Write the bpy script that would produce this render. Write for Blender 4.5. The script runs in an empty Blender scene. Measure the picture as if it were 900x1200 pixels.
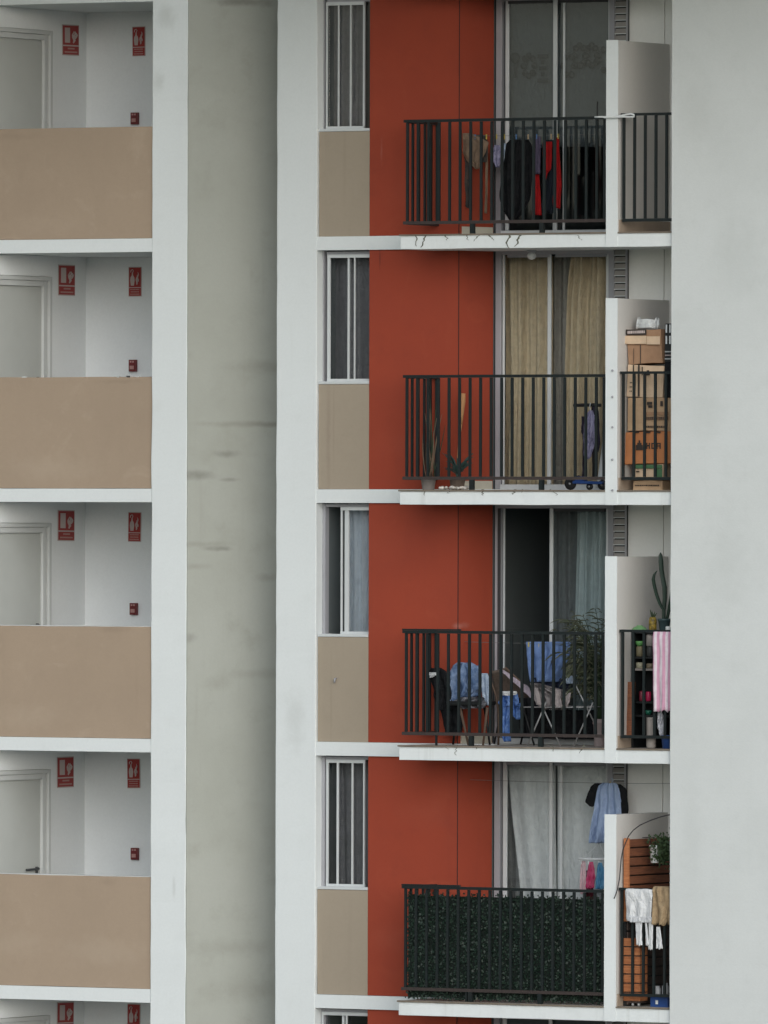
import bpy, bmesh, math, random
from mathutils import Vector, noise
R = math.radians
random.seed(7)
S = bpy.context.scene
COL = S.collection

# ------------------------------------------------------------------ camera
TH = R(30.0); ROLL = 0.0025
Z0 = 110.0; PXM = 118.0; F = PXM * Z0; H0 = 9.8
V = Vector((-math.sin(TH), math.cos(TH), 0)); RT = Vector((math.cos(TH), math.sin(TH), 0)); UP = Vector((0, 0, 1))
RC = (RT + UP * ROLL).normalized(); UC = (UP - RT * ROLL).normalized()
CAM = Vector((0, 0, H0)) - V * Z0
def pt(px, py, Y=0.0):
    """point of the plane y = Y seen at a position of the 900 x 1200 photograph"""
    d = V * F + RC * (px - 450) + UC * (600 - py)
    t = (Y - CAM.y) / d.y
    return CAM + d * t
def X(px, Y=0.0): return pt(px, 600, Y).x
def Zz(py, px=400, Y=0.0): return pt(px, py, Y).z
cd = bpy.data.cameras.new('camera'); co = bpy.data.objects.new('camera', cd); COL.objects.link(co)
cd.sensor_fit = 'VERTICAL'; cd.sensor_height = 36; cd.sensor_width = 27; cd.lens = F / 1200 * 36
cd.clip_start = 1; cd.clip_end = 6000
from mathutils import Matrix
co.matrix_world = Matrix((( RC.x, UC.x, -V.x, CAM.x), (RC.y, UC.y, -V.y, CAM.y), (RC.z, UC.z, -V.z, CAM.z), (0, 0, 0, 1)))
S.camera = co

# ------------------------------------------------------------------ materials
def nodes(name):
    m = bpy.data.materials.new(name); m.use_nodes = True
    nt = m.node_tree; nt.nodes.clear()
    return m, nt
def N(nt, t, **kw):
    n = nt.nodes.new(t)
    for k, v in kw.items():
        if k in n.inputs.keys() if isinstance(k, str) else False: n.inputs[k].default_value = v
        else: setattr(n, k, v)
    return n
def mixc(nt, fac, a, b, blend='MIX'):
    n = nt.nodes.new('ShaderNodeMix'); n.data_type = 'RGBA'; n.blend_type = blend
    for i, v in ((0, fac), (6, a), (7, b)):
        if hasattr(v, 'is_output'): nt.links.new(v, n.inputs[i])
        elif i: n.inputs[i].default_value = (*v, 1)
        else: n.inputs[i].default_value = v
    return n.outputs[2]
def ramp(nt, src, lo, hi, a=0.0, b=1.0):
    n = nt.nodes.new('ShaderNodeMapRange'); nt.links.new(src, n.inputs[0])
    for i, v in ((1, lo), (2, hi), (3, a), (4, b)): n.inputs[i].default_value = v
    n.interpolation_type = 'SMOOTHSTEP'
    return n.outputs[0]
def nz(nt, vec, scale, detail=4, rough=.55, stretch=None, dist=0):
    if stretch:
        mp = nt.nodes.new('ShaderNodeMapping'); nt.links.new(vec, mp.inputs[0]); mp.inputs[3].default_value = stretch; vec = mp.outputs[0]
    n = nt.nodes.new('ShaderNodeTexNoise'); nt.links.new(vec, n.inputs['Vector'])
    n.inputs['Scale'].default_value = scale; n.inputs['Detail'].default_value = detail; n.inputs['Roughness'].default_value = rough; n.inputs['Distortion'].default_value = dist
    return n.outputs[0]
def finish(m, nt, colour, rough, bump=None, bstr=.2, bdist=.004, spec=.5, metal=0, sub=0, trans=0):
    p = nt.nodes.new('ShaderNodeBsdfPrincipled'); o = nt.nodes.new('ShaderNodeOutputMaterial')
    if hasattr(colour, 'is_output'): nt.links.new(colour, p.inputs['Base Color'])
    else: p.inputs['Base Color'].default_value = (*colour, 1)
    if hasattr(rough, 'is_output'): nt.links.new(rough, p.inputs['Roughness'])
    else: p.inputs['Roughness'].default_value = rough
    p.inputs['Metallic'].default_value = metal; p.inputs['Specular IOR Level'].default_value = spec
    if bump is not None:
        b = nt.nodes.new('ShaderNodeBump'); b.inputs['Strength'].default_value = bstr; b.inputs['Distance'].default_value = bdist
        nt.links.new(bump, b.inputs['Height']); nt.links.new(b.outputs[0], p.inputs['Normal'])
    out = p.outputs[0]
    if trans:
        t = nt.nodes.new('ShaderNodeBsdfTranslucent'); mx = nt.nodes.new('ShaderNodeMixShader'); mx.inputs[0].default_value = trans
        if hasattr(colour, 'is_output'): nt.links.new(colour, t.inputs[0])
        else: t.inputs[0].default_value = (*colour, 1)
        nt.links.new(out, mx.inputs[1]); nt.links.new(t.outputs[0], mx.inputs[2]); out = mx.outputs[0]
    nt.links.new(out, o.inputs[0])
    return m
def wpos(nt): return nt.nodes.new('ShaderNodeNewGeometry').outputs['Position']
def opos(nt): return nt.nodes.new('ShaderNodeTexCoord').outputs['Object']

def plaster(name, col, dirt, amount=.5, bstr=.25, spots=(), streak=.35, big=.35, patch=None, dust=None):
    """painted render: broad clouding, faint vertical rain streaks, fine grain, and stains with a place of their own"""
    m, nt = nodes(name); P = wpos(nt)
    c = mixc(nt, ramp(nt, nz(nt, P, .9, 5, .6), .35, .75, 0, big), col, tuple(.80 * a + .20 * b for a, b in zip(col, dirt)))
    c = mixc(nt, ramp(nt, nz(nt, P, 3.2, 6, .65), .50, .80, 0, amount), c, tuple(.72 * a + .28 * b for a, b in zip(col, dirt)))
    c = mixc(nt, ramp(nt, nz(nt, P, 1.0, 4, .6, (9, 9, .55)), .55, .82, 0, streak), c, tuple(.75 * a + .25 * b for a, b in zip(col, dirt)))
    if dust: c = mixc(nt, ramp(nt, nz(nt, P, 2.1, 5, .6, None, 1.2), .56, .74, 0, dust[1]), c, dust[0])
    if patch: c = mixc(nt, ramp(nt, nz(nt, P, 1.3, 3, .5, (1, 1, .6), .8), .52, .60, 0, patch), c, tuple(.9 * a + .1 * b for a, b in zip(col, dirt)))
    c = mixc(nt, ramp(nt, nz(nt, P, 38, 3, .6), .3, .7, 0, .16), c, tuple(.84 * a for a in col))
    c = mixc(nt, ramp(nt, nz(nt, P, 11, 5, .7), .52, .74, 0, .22), c, tuple(.82 * a + .10 * b for a, b in zip(col, dirt)))
    if spots:
        dn = nt.nodes.new('ShaderNodeTexNoise'); nt.links.new(P, dn.inputs['Vector']); dn.inputs['Scale'].default_value = 9; dn.inputs['Detail'].default_value = 5
        for ctr, rad, st, sc in spots:
            a = nt.nodes.new('ShaderNodeVectorMath'); a.operation = 'SUBTRACT'; nt.links.new(P, a.inputs[0]); a.inputs[1].default_value = ctr
            b = nt.nodes.new('ShaderNodeVectorMath'); b.operation = 'DIVIDE'; nt.links.new(a.outputs[0], b.inputs[0]); b.inputs[1].default_value = rad
            d = nt.nodes.new('ShaderNodeVectorMath'); d.operation = 'MULTIPLY_ADD'; nt.links.new(dn.outputs[1], d.inputs[0]); d.inputs[1].default_value = (1.5,) * 3; d.inputs[2].default_value = (-.75,) * 3
            e = nt.nodes.new('ShaderNodeVectorMath'); e.operation = 'ADD'; nt.links.new(b.outputs[0], e.inputs[0]); nt.links.new(d.outputs[0], e.inputs[1])
            l = nt.nodes.new('ShaderNodeVectorMath'); l.operation = 'LENGTH'; nt.links.new(e.outputs[0], l.inputs[0])
            c = mixc(nt, ramp(nt, l.outputs[1], .0, 1.6, st * .55, 0), c, sc)
    return finish(m, nt, c, .85, nz(nt, P, 55, 4, .6), bstr, .003, .3)
def simple(name, col, rough=.6, var=.2, scale=8, bstr=0, spec=.4, metal=0, trans=0, obj=True, dark=None):
    m, nt = nodes(name); P = opos(nt) if obj else wpos(nt)
    n = nz(nt, P, scale, 4, .6)
    d = dark or tuple(a * .55 for a in col)
    c = mixc(nt, ramp(nt, n, .35, .75, 0, var), col, d)
    return finish(m, nt, c, rough, nz(nt, P, scale * 6, 3, .6) if bstr else None, bstr, .003, spec, metal, 0, trans)
def cloth(name, col, var=.25, col2=None, trans=.12, weave=260):
    m, nt = nodes(name); P = opos(nt)
    d = col2 or tuple(a * .6 for a in col)
    c = mixc(nt, ramp(nt, nz(nt, P, 14, 4, .6), .38, .68, 0, var), col, d)
    ad = nt.nodes.new('ShaderNodeMath'); ad.operation = 'MULTIPLY_ADD'; nt.links.new(nz(nt, P, 11, 3, .55, (1.6, 1.6, .7), 1.5), ad.inputs[0]); ad.inputs[1].default_value = 6.0; nt.links.new(nz(nt, P, weave * .5, 2, .5), ad.inputs[2])
    return finish(m, nt, c, .92, ad.outputs[0], .75, .006, .15, 0, 0, trans)
def striped(name, a, b, per, axis='X', duty=.5, trans=.1, thin=None):
    m, nt = nodes(name); P = opos(nt); sp = nt.nodes.new('ShaderNodeSeparateXYZ'); nt.links.new(P, sp.inputs[0])
    f = nt.nodes.new('ShaderNodeMath'); f.operation = 'MULTIPLY'; nt.links.new(sp.outputs[axis], f.inputs[0]); f.inputs[1].default_value = 1 / per
    g = nt.nodes.new('ShaderNodeMath'); g.operation = 'FRACT'; nt.links.new(f.outputs[0], g.inputs[0])
    k = ramp(nt, g.outputs[0], duty - .04, duty + .04)
    c = mixc(nt, k, a, b)
    c = mixc(nt, ramp(nt, nz(nt, P, 20, 3), .4, .7, 0, .2), c, tuple(x * .7 for x in a))
    return finish(m, nt, c, .9, nz(nt, P, 200, 2), .2, .002, .15, 0, 0, trans)
def wood(name, a, b, axis=(1, 1, 9), scale=6, rough=.65):
    m, nt = nodes(name); P = opos(nt)
    c = mixc(nt, ramp(nt, nz(nt, P, scale, 5, .6, axis, 1.0), .3, .7), a, b)
    c = mixc(nt, ramp(nt, nz(nt, P, 3, 3), .45, .75, 0, .5), c, tuple(x * .55 for x in b))
    return finish(m, nt, c, rough, nz(nt, P, scale * 4, 3, .6, axis), .2, .003, .3)
def glass(name, tint, f_ior=1.52):
    m, nt = nodes(name)
    fr = nt.nodes.new('ShaderNodeFresnel'); fr.inputs[0].default_value = f_ior
    t = nt.nodes.new('ShaderNodeBsdfTransparent'); t.inputs[0].default_value = (*tint, 1)
    g = nt.nodes.new('ShaderNodeBsdfGlossy'); g.inputs['Roughness'].default_value = .015
    b = nt.nodes.new('ShaderNodeBump'); b.inputs['Strength'].default_value = .02; b.inputs['Distance'].default_value = .01
    nt.links.new(nz(nt, wpos(nt), 1.6, 2, .4), b.inputs['Height']); nt.links.new(b.outputs[0], g.inputs['Normal'])
    mx = nt.nodes.new('ShaderNodeMixShader'); o = nt.nodes.new('ShaderNodeOutputMaterial')
    nt.links.new(fr.outputs[0], mx.inputs[0]); nt.links.new(t.outputs[0], mx.inputs[1]); nt.links.new(g.outputs[0], mx.inputs[2]); nt.links.new(mx.outputs[0], o.inputs[0])
    return m

# ------------------------------------------------------------------ mesh helpers
class MB:
    def __init__(s): s.v = []; s.f = []; s.sm = []
    def add(s, vs, fs, sm=False):
        o = len(s.v); s.v += [Vector(v) for v in vs]
        for f in fs: s.f.append(tuple(i + o for i in f)); s.sm.append(sm)
        return s
    def box(s, x0, x1, y0, y1, z0, z1):
        v = [(x, y, z) for x in (x0, x1) for y in (y0, y1) for z in (z0, z1)]
        return s.add(v, [(0, 1, 3, 2), (4, 6, 7, 5), (0, 4, 5, 1), (2, 3, 7, 6), (0, 2, 6, 4), (1, 5, 7, 3)])
    def wbox(s, x0, x1, y0, y1, z0, z1, step=.12, amp=.004, sd=0):
        """box cut across its longest side whose edges wander by a few millimetres, like hand-floated render"""
        L = (x1 - x0, y1 - y0, z1 - z0); ax = L.index(max(L)); n = max(1, int(L[ax] / step))
        lo = (x0, y0, z0); hi = (x1, y1, z1); a, b = [i for i in range(3) if i != ax]
        vs = []; fs = []
        for i in range(n + 1):
            t = lo[ax] + L[ax] * i / n
            for j, (ca, cb) in enumerate(((0, 0), (1, 0), (1, 1), (0, 1))):
                p = [0, 0, 0]; p[ax] = t
                p[a] = (hi if ca else lo)[a] + amp * noise.noise((t * 1.7 + j * 9.3, sd + 3.1, a)) + .5 * amp * noise.noise((t * 6, j * 7.7 + sd, a))
                p[b] = (hi if cb else lo)[b] + amp * noise.noise((t * 1.7 + j * 5.1, sd + 8.1, b)) + .5 * amp * noise.noise((t * 6, j * 3.7 + sd, b))
                vs.append(p)
        for i in range(n):
            for j in range(4):
                k = (j + 1) % 4; fs.append((i * 4 + j, i * 4 + k, i * 4 + 4 + k, i * 4 + 4 + j))
        fs += [(3, 2, 1, 0), tuple(n * 4 + j for j in range(4))]
        return s.add(vs, fs)
    def obox(s, c, ex, ey, ez):
        """oriented box: centre and three half-extent vectors"""
        c = Vector(c); ex = Vector(ex); ey = Vector(ey); ez = Vector(ez)
        v = [c + ex * a + ey * b + ez * d for a in (-1, 1) for b in (-1, 1) for d in (-1, 1)]
        return s.add(v, [(0, 1, 3, 2), (4, 6, 7, 5), (0, 4, 5, 1), (2, 3, 7, 6), (0, 2, 6, 4), (1, 5, 7, 3)])
    def tube(s, pts, r, n=8, cap=True):
        pts = [Vector(p) for p in pts]; m = len(pts); rr = r if isinstance(r, (list, tuple)) else [r] * m
        vs = []; fs = []; prev = None
        for i, p in enumerate(pts):
            d = (pts[min(i + 1, m - 1)] - pts[max(i - 1, 0)]).normalized()
            if prev is None: a = d.orthogonal().normalized()
            else: a = (prev - d * prev.dot(d)); a = a.normalized() if a.length > 1e-6 else d.orthogonal().normalized()
            prev = a; b = d.cross(a)
            vs += [p + (a * math.cos(2 * math.pi * j / n) + b * math.sin(2 * math.pi * j / n)) * rr[i] for j in range(n)]
        for i in range(m - 1):
            for j in range(n):
                k = (j + 1) % n; fs.append((i * n + j, i * n + k, i * n + n + k, i * n + n + j))
        if cap: fs += [tuple(range(n))[::-1], tuple((m - 1) * n + j for j in range(n))]
        return s.add(vs, fs, True)
    def lathe(s, c, prof, n=16, axis='Z', cap=True):
        c = Vector(c); vs = []; fs = []; m = len(prof)
        for r, h in prof:
            for j in range(n):
                a = 2 * math.pi * j / n; x, y = r * math.cos(a), r * math.sin(a)
                vs.append(c + (Vector((x, y, h)) if axis == 'Z' else Vector((h, x, y)) if axis == 'X' else Vector((x, h, y))))
        for i in range(m - 1):
            for j in range(n):
                k = (j + 1) % n; fs.append((i * n + j, i * n + k, i * n + n + k, i * n + n + j))
        if cap: fs += [tuple(range(n))[::-1], tuple((m - 1) * n + j for j in range(n))]
        return s.add(vs, fs, True)
    def grid(s, fn, nu, nv, sm=True):
        vs = [fn(i / nu, j / nv) for j in range(nv + 1) for i in range(nu + 1)]
        fs = [(j * (nu + 1) + i, j * (nu + 1) + i + 1, (j + 1) * (nu + 1) + i + 1, (j + 1) * (nu + 1) + i) for j in range(nv) for i in range(nu)]
        return s.add(vs, fs, sm)
    def blade(s, base, tip, w, bend=(0, 0, 0), n=5, face=(0, 1, 0)):
        base = Vector(base); tip = Vector(tip); bend = Vector(bend); vs = []; fs = []
        side = (tip - base).cross(Vector(face)); side = side.normalized() if side.length > 1e-6 else Vector((1, 0, 0))
        for i in range(n + 1):
            t = i / n; p = base.lerp(tip, t) + bend * (4 * t * (1 - t)); q = w * (math.sin(math.pi * (t * .86 + .10)) ** .8) / 2
            vs += [p - side * q, p + side * q]
        for i in range(n): fs.append((2 * i, 2 * i + 1, 2 * i + 3, 2 * i + 2))
        return s.add(vs, fs, True)
    def poly(s, pts, y, t=.004):
        """flat plate with an outline of (x, z) points, t thick"""
        n = len(pts); v = [(x, y, z) for x, z in pts] + [(x, y + t, z) for x, z in pts]
        return s.add(v, [tuple(range(n)), tuple(range(2 * n - 1, n - 1, -1))] + [(i, i + n, (i + 1) % n + n, (i + 1) % n) for i in range(n)])
    def base(s):
        xs = [v.x for v in s.v]; ys = [v.y for v in s.v]; zs = [v.z for v in s.v]
        return Vector(((min(xs) + max(xs)) / 2, (min(ys) + max(ys)) / 2, min(zs)))
    def build(s, name, mat, parent=None, bevel=0, solid=0, subd=0, label=None):
        org = s.base() if parent is None else wloc(parent)
        me = bpy.data.meshes.new(name); me.from_pydata([v - org for v in s.v], [], s.f)
        me.polygons.foreach_set('use_smooth', s.sm); me.materials.append(mat)
        bm = bmesh.new(); bm.from_mesh(me)
        bmesh.ops.recalc_face_normals(bm, faces=bm.faces); bm.to_mesh(me); bm.free()
        me.update()
        o = bpy.data.objects.new(name, me); COL.objects.link(o)
        if parent: o.parent = parent
        else: o.location = org
        if solid: md = o.modifiers.new('thickness', 'SOLIDIFY'); md.thickness = solid; md.offset = 0
        if subd: md = o.modifiers.new('smooth', 'SUBSURF'); md.levels = md.render_levels = subd
        if bevel: md = o.modifiers.new('bevel', 'BEVEL'); md.width = bevel; md.segments = 2; md.limit_method = 'ANGLE'; md.angle_limit = R(50)
        if label: o['label'] = label
        return o
def wloc(o):
    p = Vector((0, 0, 0))
    while o: p += o.location; o = o.parent
    return p
def tag(o, label, cat, group=None, kind=None):
    if label: o['label'] = label
    if cat: o['category'] = cat
    if group: o['group'] = group
    if kind: o['kind'] = kind
    return o
def thing(name, label, cat, loc, group=None):
    o = bpy.data.objects.new(name, None); COL.objects.link(o); o.location = loc; o.empty_display_size = .1
    return tag(o, label, cat, group)
def copy_thing(o, off, label):
    c = o.copy(); COL.objects.link(c); c.location = o.location + Vector(off); c['label'] = label
    for ch in list(o.children):
        d = ch.copy(); COL.objects.link(d); d.parent = c
        for g in list(ch.children):
            e = g.copy(); COL.objects.link(e); e.parent = d
    return c
# ------------------------------------------------------------------ levels and planes of the building
P = 2.5167                                  # storey height
YL = .0                                     # front plane of the landing block
YU = .43                                    # front of the wall that carries the louvre
YB = -.57                                   # railing plane
YD = .50                                    # plane of the sliding doors
def zk(k): return Zz(277, 400) - P * k      # top of the floor slab of storey k (0 = topmost in view)
def zl(k): return Zz(572.5, 170, YL) - P * (k - 1)
wz0_ = lambda z: z + 1.08
K = range(-1, 6)                            # storeys that exist as slabs
GZ = zk(5) - .15                            # ground
TOP = zk(-1) + .9                         # underside of the added shade canopy
def sp(px, py, Y, rx, rz, st, c): # a stain on a wall facing the front
    return (pt(px, py, Y), (rx, .3, rz), st, c)
XS = X(218.5, YL)                           # slot wall plane (faces +x)
SD, SW = .68, .764                           # depth and sideways run of the splayed recess wall
def ss(px, py, ry, rz, st, c):
    t = (px - 218.5) / 118.0; Y = YL + SD * t
    p = pt(px, py, Y); return (Vector((XS + SW * t, Y, p.z)), (.5, ry * .75, rz), st, c)
MOSS = (.12, .115, .07); SOOT = (.085, .08, .06)
W = (.745, .775, .775)
white = plaster('white_render', W, (.36, .37, .33), .30, .2, streak=.25, big=.22,
    spots=[sp(346, 846, 0, .12, .30, .25, MOSS), sp(204, 1040, YL, .02, .10, .3, MOSS), sp(195, 20, YL, .10, .12, .35, MOSS), sp(185, 95, YL, .07, .10, .3, MOSS)])
slab_m = plaster('slab_render', W, (.22, .22, .17), .55, .2, streak=.9, big=.3)
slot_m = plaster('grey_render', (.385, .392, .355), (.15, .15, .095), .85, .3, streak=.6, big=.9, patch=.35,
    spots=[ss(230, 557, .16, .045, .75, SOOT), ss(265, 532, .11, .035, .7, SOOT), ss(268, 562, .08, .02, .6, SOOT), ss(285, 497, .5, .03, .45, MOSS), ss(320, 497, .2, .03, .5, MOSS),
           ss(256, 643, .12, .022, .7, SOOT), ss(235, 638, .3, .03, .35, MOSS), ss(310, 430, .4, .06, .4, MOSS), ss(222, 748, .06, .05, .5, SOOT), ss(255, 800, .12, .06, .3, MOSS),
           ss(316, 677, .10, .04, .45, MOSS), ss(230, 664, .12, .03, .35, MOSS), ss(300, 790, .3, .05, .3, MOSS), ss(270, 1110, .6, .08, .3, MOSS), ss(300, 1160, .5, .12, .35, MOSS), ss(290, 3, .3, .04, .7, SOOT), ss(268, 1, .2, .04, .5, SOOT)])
tower_m = plaster('pale_grey_render', (.64, .66, .652), (.30, .32, .29), .45, .4, streak=.28, big=.55,
    spots=[sp(850, 660, -.66, .25, .5, .35, (.42, .44, .42)), sp(828, 475, -.66, .18, .3, .35, (.42, .44, .42)), sp(870, 300, -.66, .3, .35, .3, (.42, .44, .42)), sp(810, 985, -.66, .12, .5, .3, (.42, .44, .42)), sp(880, 1060, -.66, .2, .5, .3, (.74, .76, .75)), sp(815, 130, -.66, .2, .4, .3, (.42, .43, .40)), sp(845, 830, -.66, .3, .3, .3, (.74, .76, .75))])
parapet_m = plaster('brown_render', (.395, .302, .222), (.16, .12, .09), .35, .3, streak=.15, big=.55, patch=.25, dust=((.48, .38, .29), .30),
    spots=[sp(133, 737, YL + .018, .16, .035, .45, (.20, .15, .11)), sp(60, 550, YL + .018, .50, .12, .40, (.50, .41, .32)), sp(120, 1115, YL + .018, .45, .14, .40, (.50, .41, .32)), sp(20, 1105, YL + .018, .30, .12, .35, (.50, .41, .32)), sp(55, 262, YL + .018, .45, .10, .35, (.47, .37, .28)), sp(30, 840, YL + .018, .40, .12, .35, (.49, .40, .31)), sp(125, 1034, YL + .018, .10, .03, .4, (.22, .17, .13)), sp(140, 447, YL + .018, .25, .02, .35, (.20, .15, .11)), sp(15, 160, YL + .018, .3, .03, .3, (.22, .17, .13)), sp(160, 800, YL + .018, .02, .35, .3, (.30, .23, .17))])
tan_m = plaster('tan_render', (.365, .305, .235), (.15, .13, .10), .35, .25, streak=.35, big=.3,
    spots=[sp(385, 510, .034, .022, .55, .5, (.21, .155, .125)), sp(391, 500, .034, .010, .4, .35, (.21, .155, .125)), sp(388, 830, .034, .012, .5, .35, (.22, .18, .13)), sp(404, 180, .034, .02, .5, .25, (.22, .18, .13))])
red_m = plaster('red_render', (.325, .055, .027), (.10, .026, .024), .75, .3, streak=.5, big=.75, patch=.15, dust=((.37, .078, .040), .30),
    spots=[sp(445, 302, .03, .010, .09, .9, (.06, .02, .018)), sp(465, 292, .03, .12, .016, .6, (.08, .025, .02)), sp(536, 733, .03, .05, .03, .55, (.52, .30, .26)), sp(500, 845, .03, .30, .10, .45, (.40, .10, .06)), sp(450, 640, .03, .25, .18, .15, (.40, .10, .06)), sp(447, 175, .03, .012, .12, .4, (.45, .20, .16)), sp(500, 955, .03, .30, .14, .3, (.40, .10, .06)), sp(455, 1100, .03, .20, .12, .35, (.40, .10, .06)), sp(470, 520, .03, .30, .14, .3, (.38, .085, .05)), sp(480, 230, .03, .25, .12, .3, (.38, .085, .05))])
corr_m = plaster('landing_render', (.88, .895, .90), (.40, .40, .38), .15, .1, streak=.08, big=.2)
grey_m = plaster('divider_render', (.57, .55, .525), (.30, .28, .25), .2, .15, streak=.15, big=.3)
back_m = plaster('balcony_back_render', (.84, .83, .79), (.35, .33, .28), .2, .1, streak=.15, big=.2)
ceil_m = plaster('soffit_render', (.50, .49, .46), (.25, .23, .20), .3, .1)
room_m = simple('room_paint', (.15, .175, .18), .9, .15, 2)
tile_m = simple('cream_tile', (.56, .53, .44), .5, .2, 5)
curb_m = simple('brown_tile', (.33, .26, .20), .6, .35, 6)
edge_m = simple('slab_edge_trim', (.20, .165, .13), .8, .5, 9)
alu = simple('white_aluminium', (.60, .625, .63), .4, .12, 5, 0, .5)
alug = simple('grey_aluminium', (.36, .36, .385), .4, .15, 5, 0, .5)
dalu = simple('dark_aluminium', (.05, .052, .055), .45, .2, 5)
rail_m = simple('black_painted_steel', (.009, .0145, .015), .45, .5, 18, .2, .35, dark=(.018, .016, .015))
railb = simple('rusty_dark_steel', (.045, .033, .030), .6, .5, 25, .3)
crack_m = simple('crack_dirt', (.13, .13, .10), .95, .3, 20)
corner_line_m = simple('dark_red_brown', (.05, .02, .018), .9)
door_m = simple('landing_door_paint', (.50, .51, .485), .55, .1, 3)
trim_m = simple('door_trim_paint', (.60, .61, .60), .5, .1, 4)
floor_m = simple('floor_tile', (.46, .43, .39), .5, .2, 4)
glass_m = glass('window_glass', (.985, .99, .99), 1.40)
dglass = glass('tinted_glass', (.90, .915, .92), 1.5)

B = thing('apartment_building', 'white apartment block with red panels, stacked balconies and brown landing parapets', 'building', (X(450), 0, GZ))
def part(mb, name, m, **kw): return mb.build(name, m, kw.pop('parent', B), **kw)

# columns and walls that run the whole height
zt, zb0 = TOP, GZ - .3
XC0, XC1 = X(323.5), X(370.5)
XR = X(432, .03); XR1 = X(537, .03); XRD = X(577.7, YD)         # red block
part(MB().wbox(XC0, XC1, 0, .36, zb0, zt, .12, .006, 1), 'column', white, bevel=.008)
part(MB().wbox(X(177.3, YL), XS, YL, YL + .40, zb0, zt, .12, .006, 2), 'column', white, bevel=.008)
q_ = [(XS + .012, YL + .006), (XS + SW, YL + SD), (XS + SW, 3.52), (XS - .16, 3.52), (XS - .16, YL + .006)]
sw_ = MB().add([(x, y, z) for z in (zb0, zt) for x, y in q_], [(0, 1, 2, 3, 4), (5, 6, 7, 8, 9)] + [(i, (i + 1) % 5, (i + 1) % 5 + 5, i + 5) for i in range(5)])
part(sw_, 'slot_wall', slot_m, label='grey stained wall in the recess between the two blocks')
part(MB().box(XC1 - .26, XC1 - .03, .36, 3.52, zb0, zt), 'party_wall', white)
XT = X(785.7, -.66); XT2 = XT + 4.2
part(MB().wbox(XT, XT2, -.66, 3.52, zb0, zt, .12, .004, 4), 'side_wall', tower_m, bevel=.006, label='broad blank pale grey wall on the right')
part(MB().box(X(-150, YL), XS - .02, 3.52, 3.7, zb0, zt), 'rear_wall', white)
part(MB().box(XC0 + .01, XT2, 3.52, 3.7, zb0, zt), 'rear_wall', white)
part(MB().box(X(-170, YL), XS + .08, YL - 4.8, 3.9, TOP + .002, TOP + .25), 'shade_canopy', white)  # unseen slab, its deep overhang added to darken the upper storeys
part(MB().box(XC0 - .12, XT2 + .3, -4.8, 3.9, TOP + .002, TOP + .25), 'shade_canopy', white)
XM0, XM1 = X(468.5, -.62), XT - .004
XF0, XF1 = X(710, -.62), X(723.2, -.62)     # divider
XW0 = XC1; XW1 = XR
XA = X(100, YL + 1.9); YA = YL + 1.9        # landing: inner corner
XLE = X(-150, YL)

def crack(px, py, ln, seed, w=.006, k=0):
    rnd = random.Random(seed); mb = MB(); p = pt(px, py, -.6235); pts = [p]
    for i in range(7):
        p = p + Vector((rnd.uniform(-.022, .022), 0, -ln / 7)); pts.append(p)
    vs = []; fs = []
    for i, q in enumerate(pts):
        ww = w * (1 - .7 * i / 7) * rnd.uniform(.5, 1.4)
        vs += [q + Vector((-ww, -.001, 0)), q + Vector((ww, -.001, 0)), q + Vector((ww, .003, 0)), q + Vector((-ww, .003, 0))]
    for i in range(7):
        for j in range(4): fs.append((4 * i + j, 4 * i + (j + 1) % 4, 4 * i + 4 + (j + 1) % 4, 4 * i + 4 + j))
    mb.add(vs, fs); return mb

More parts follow.
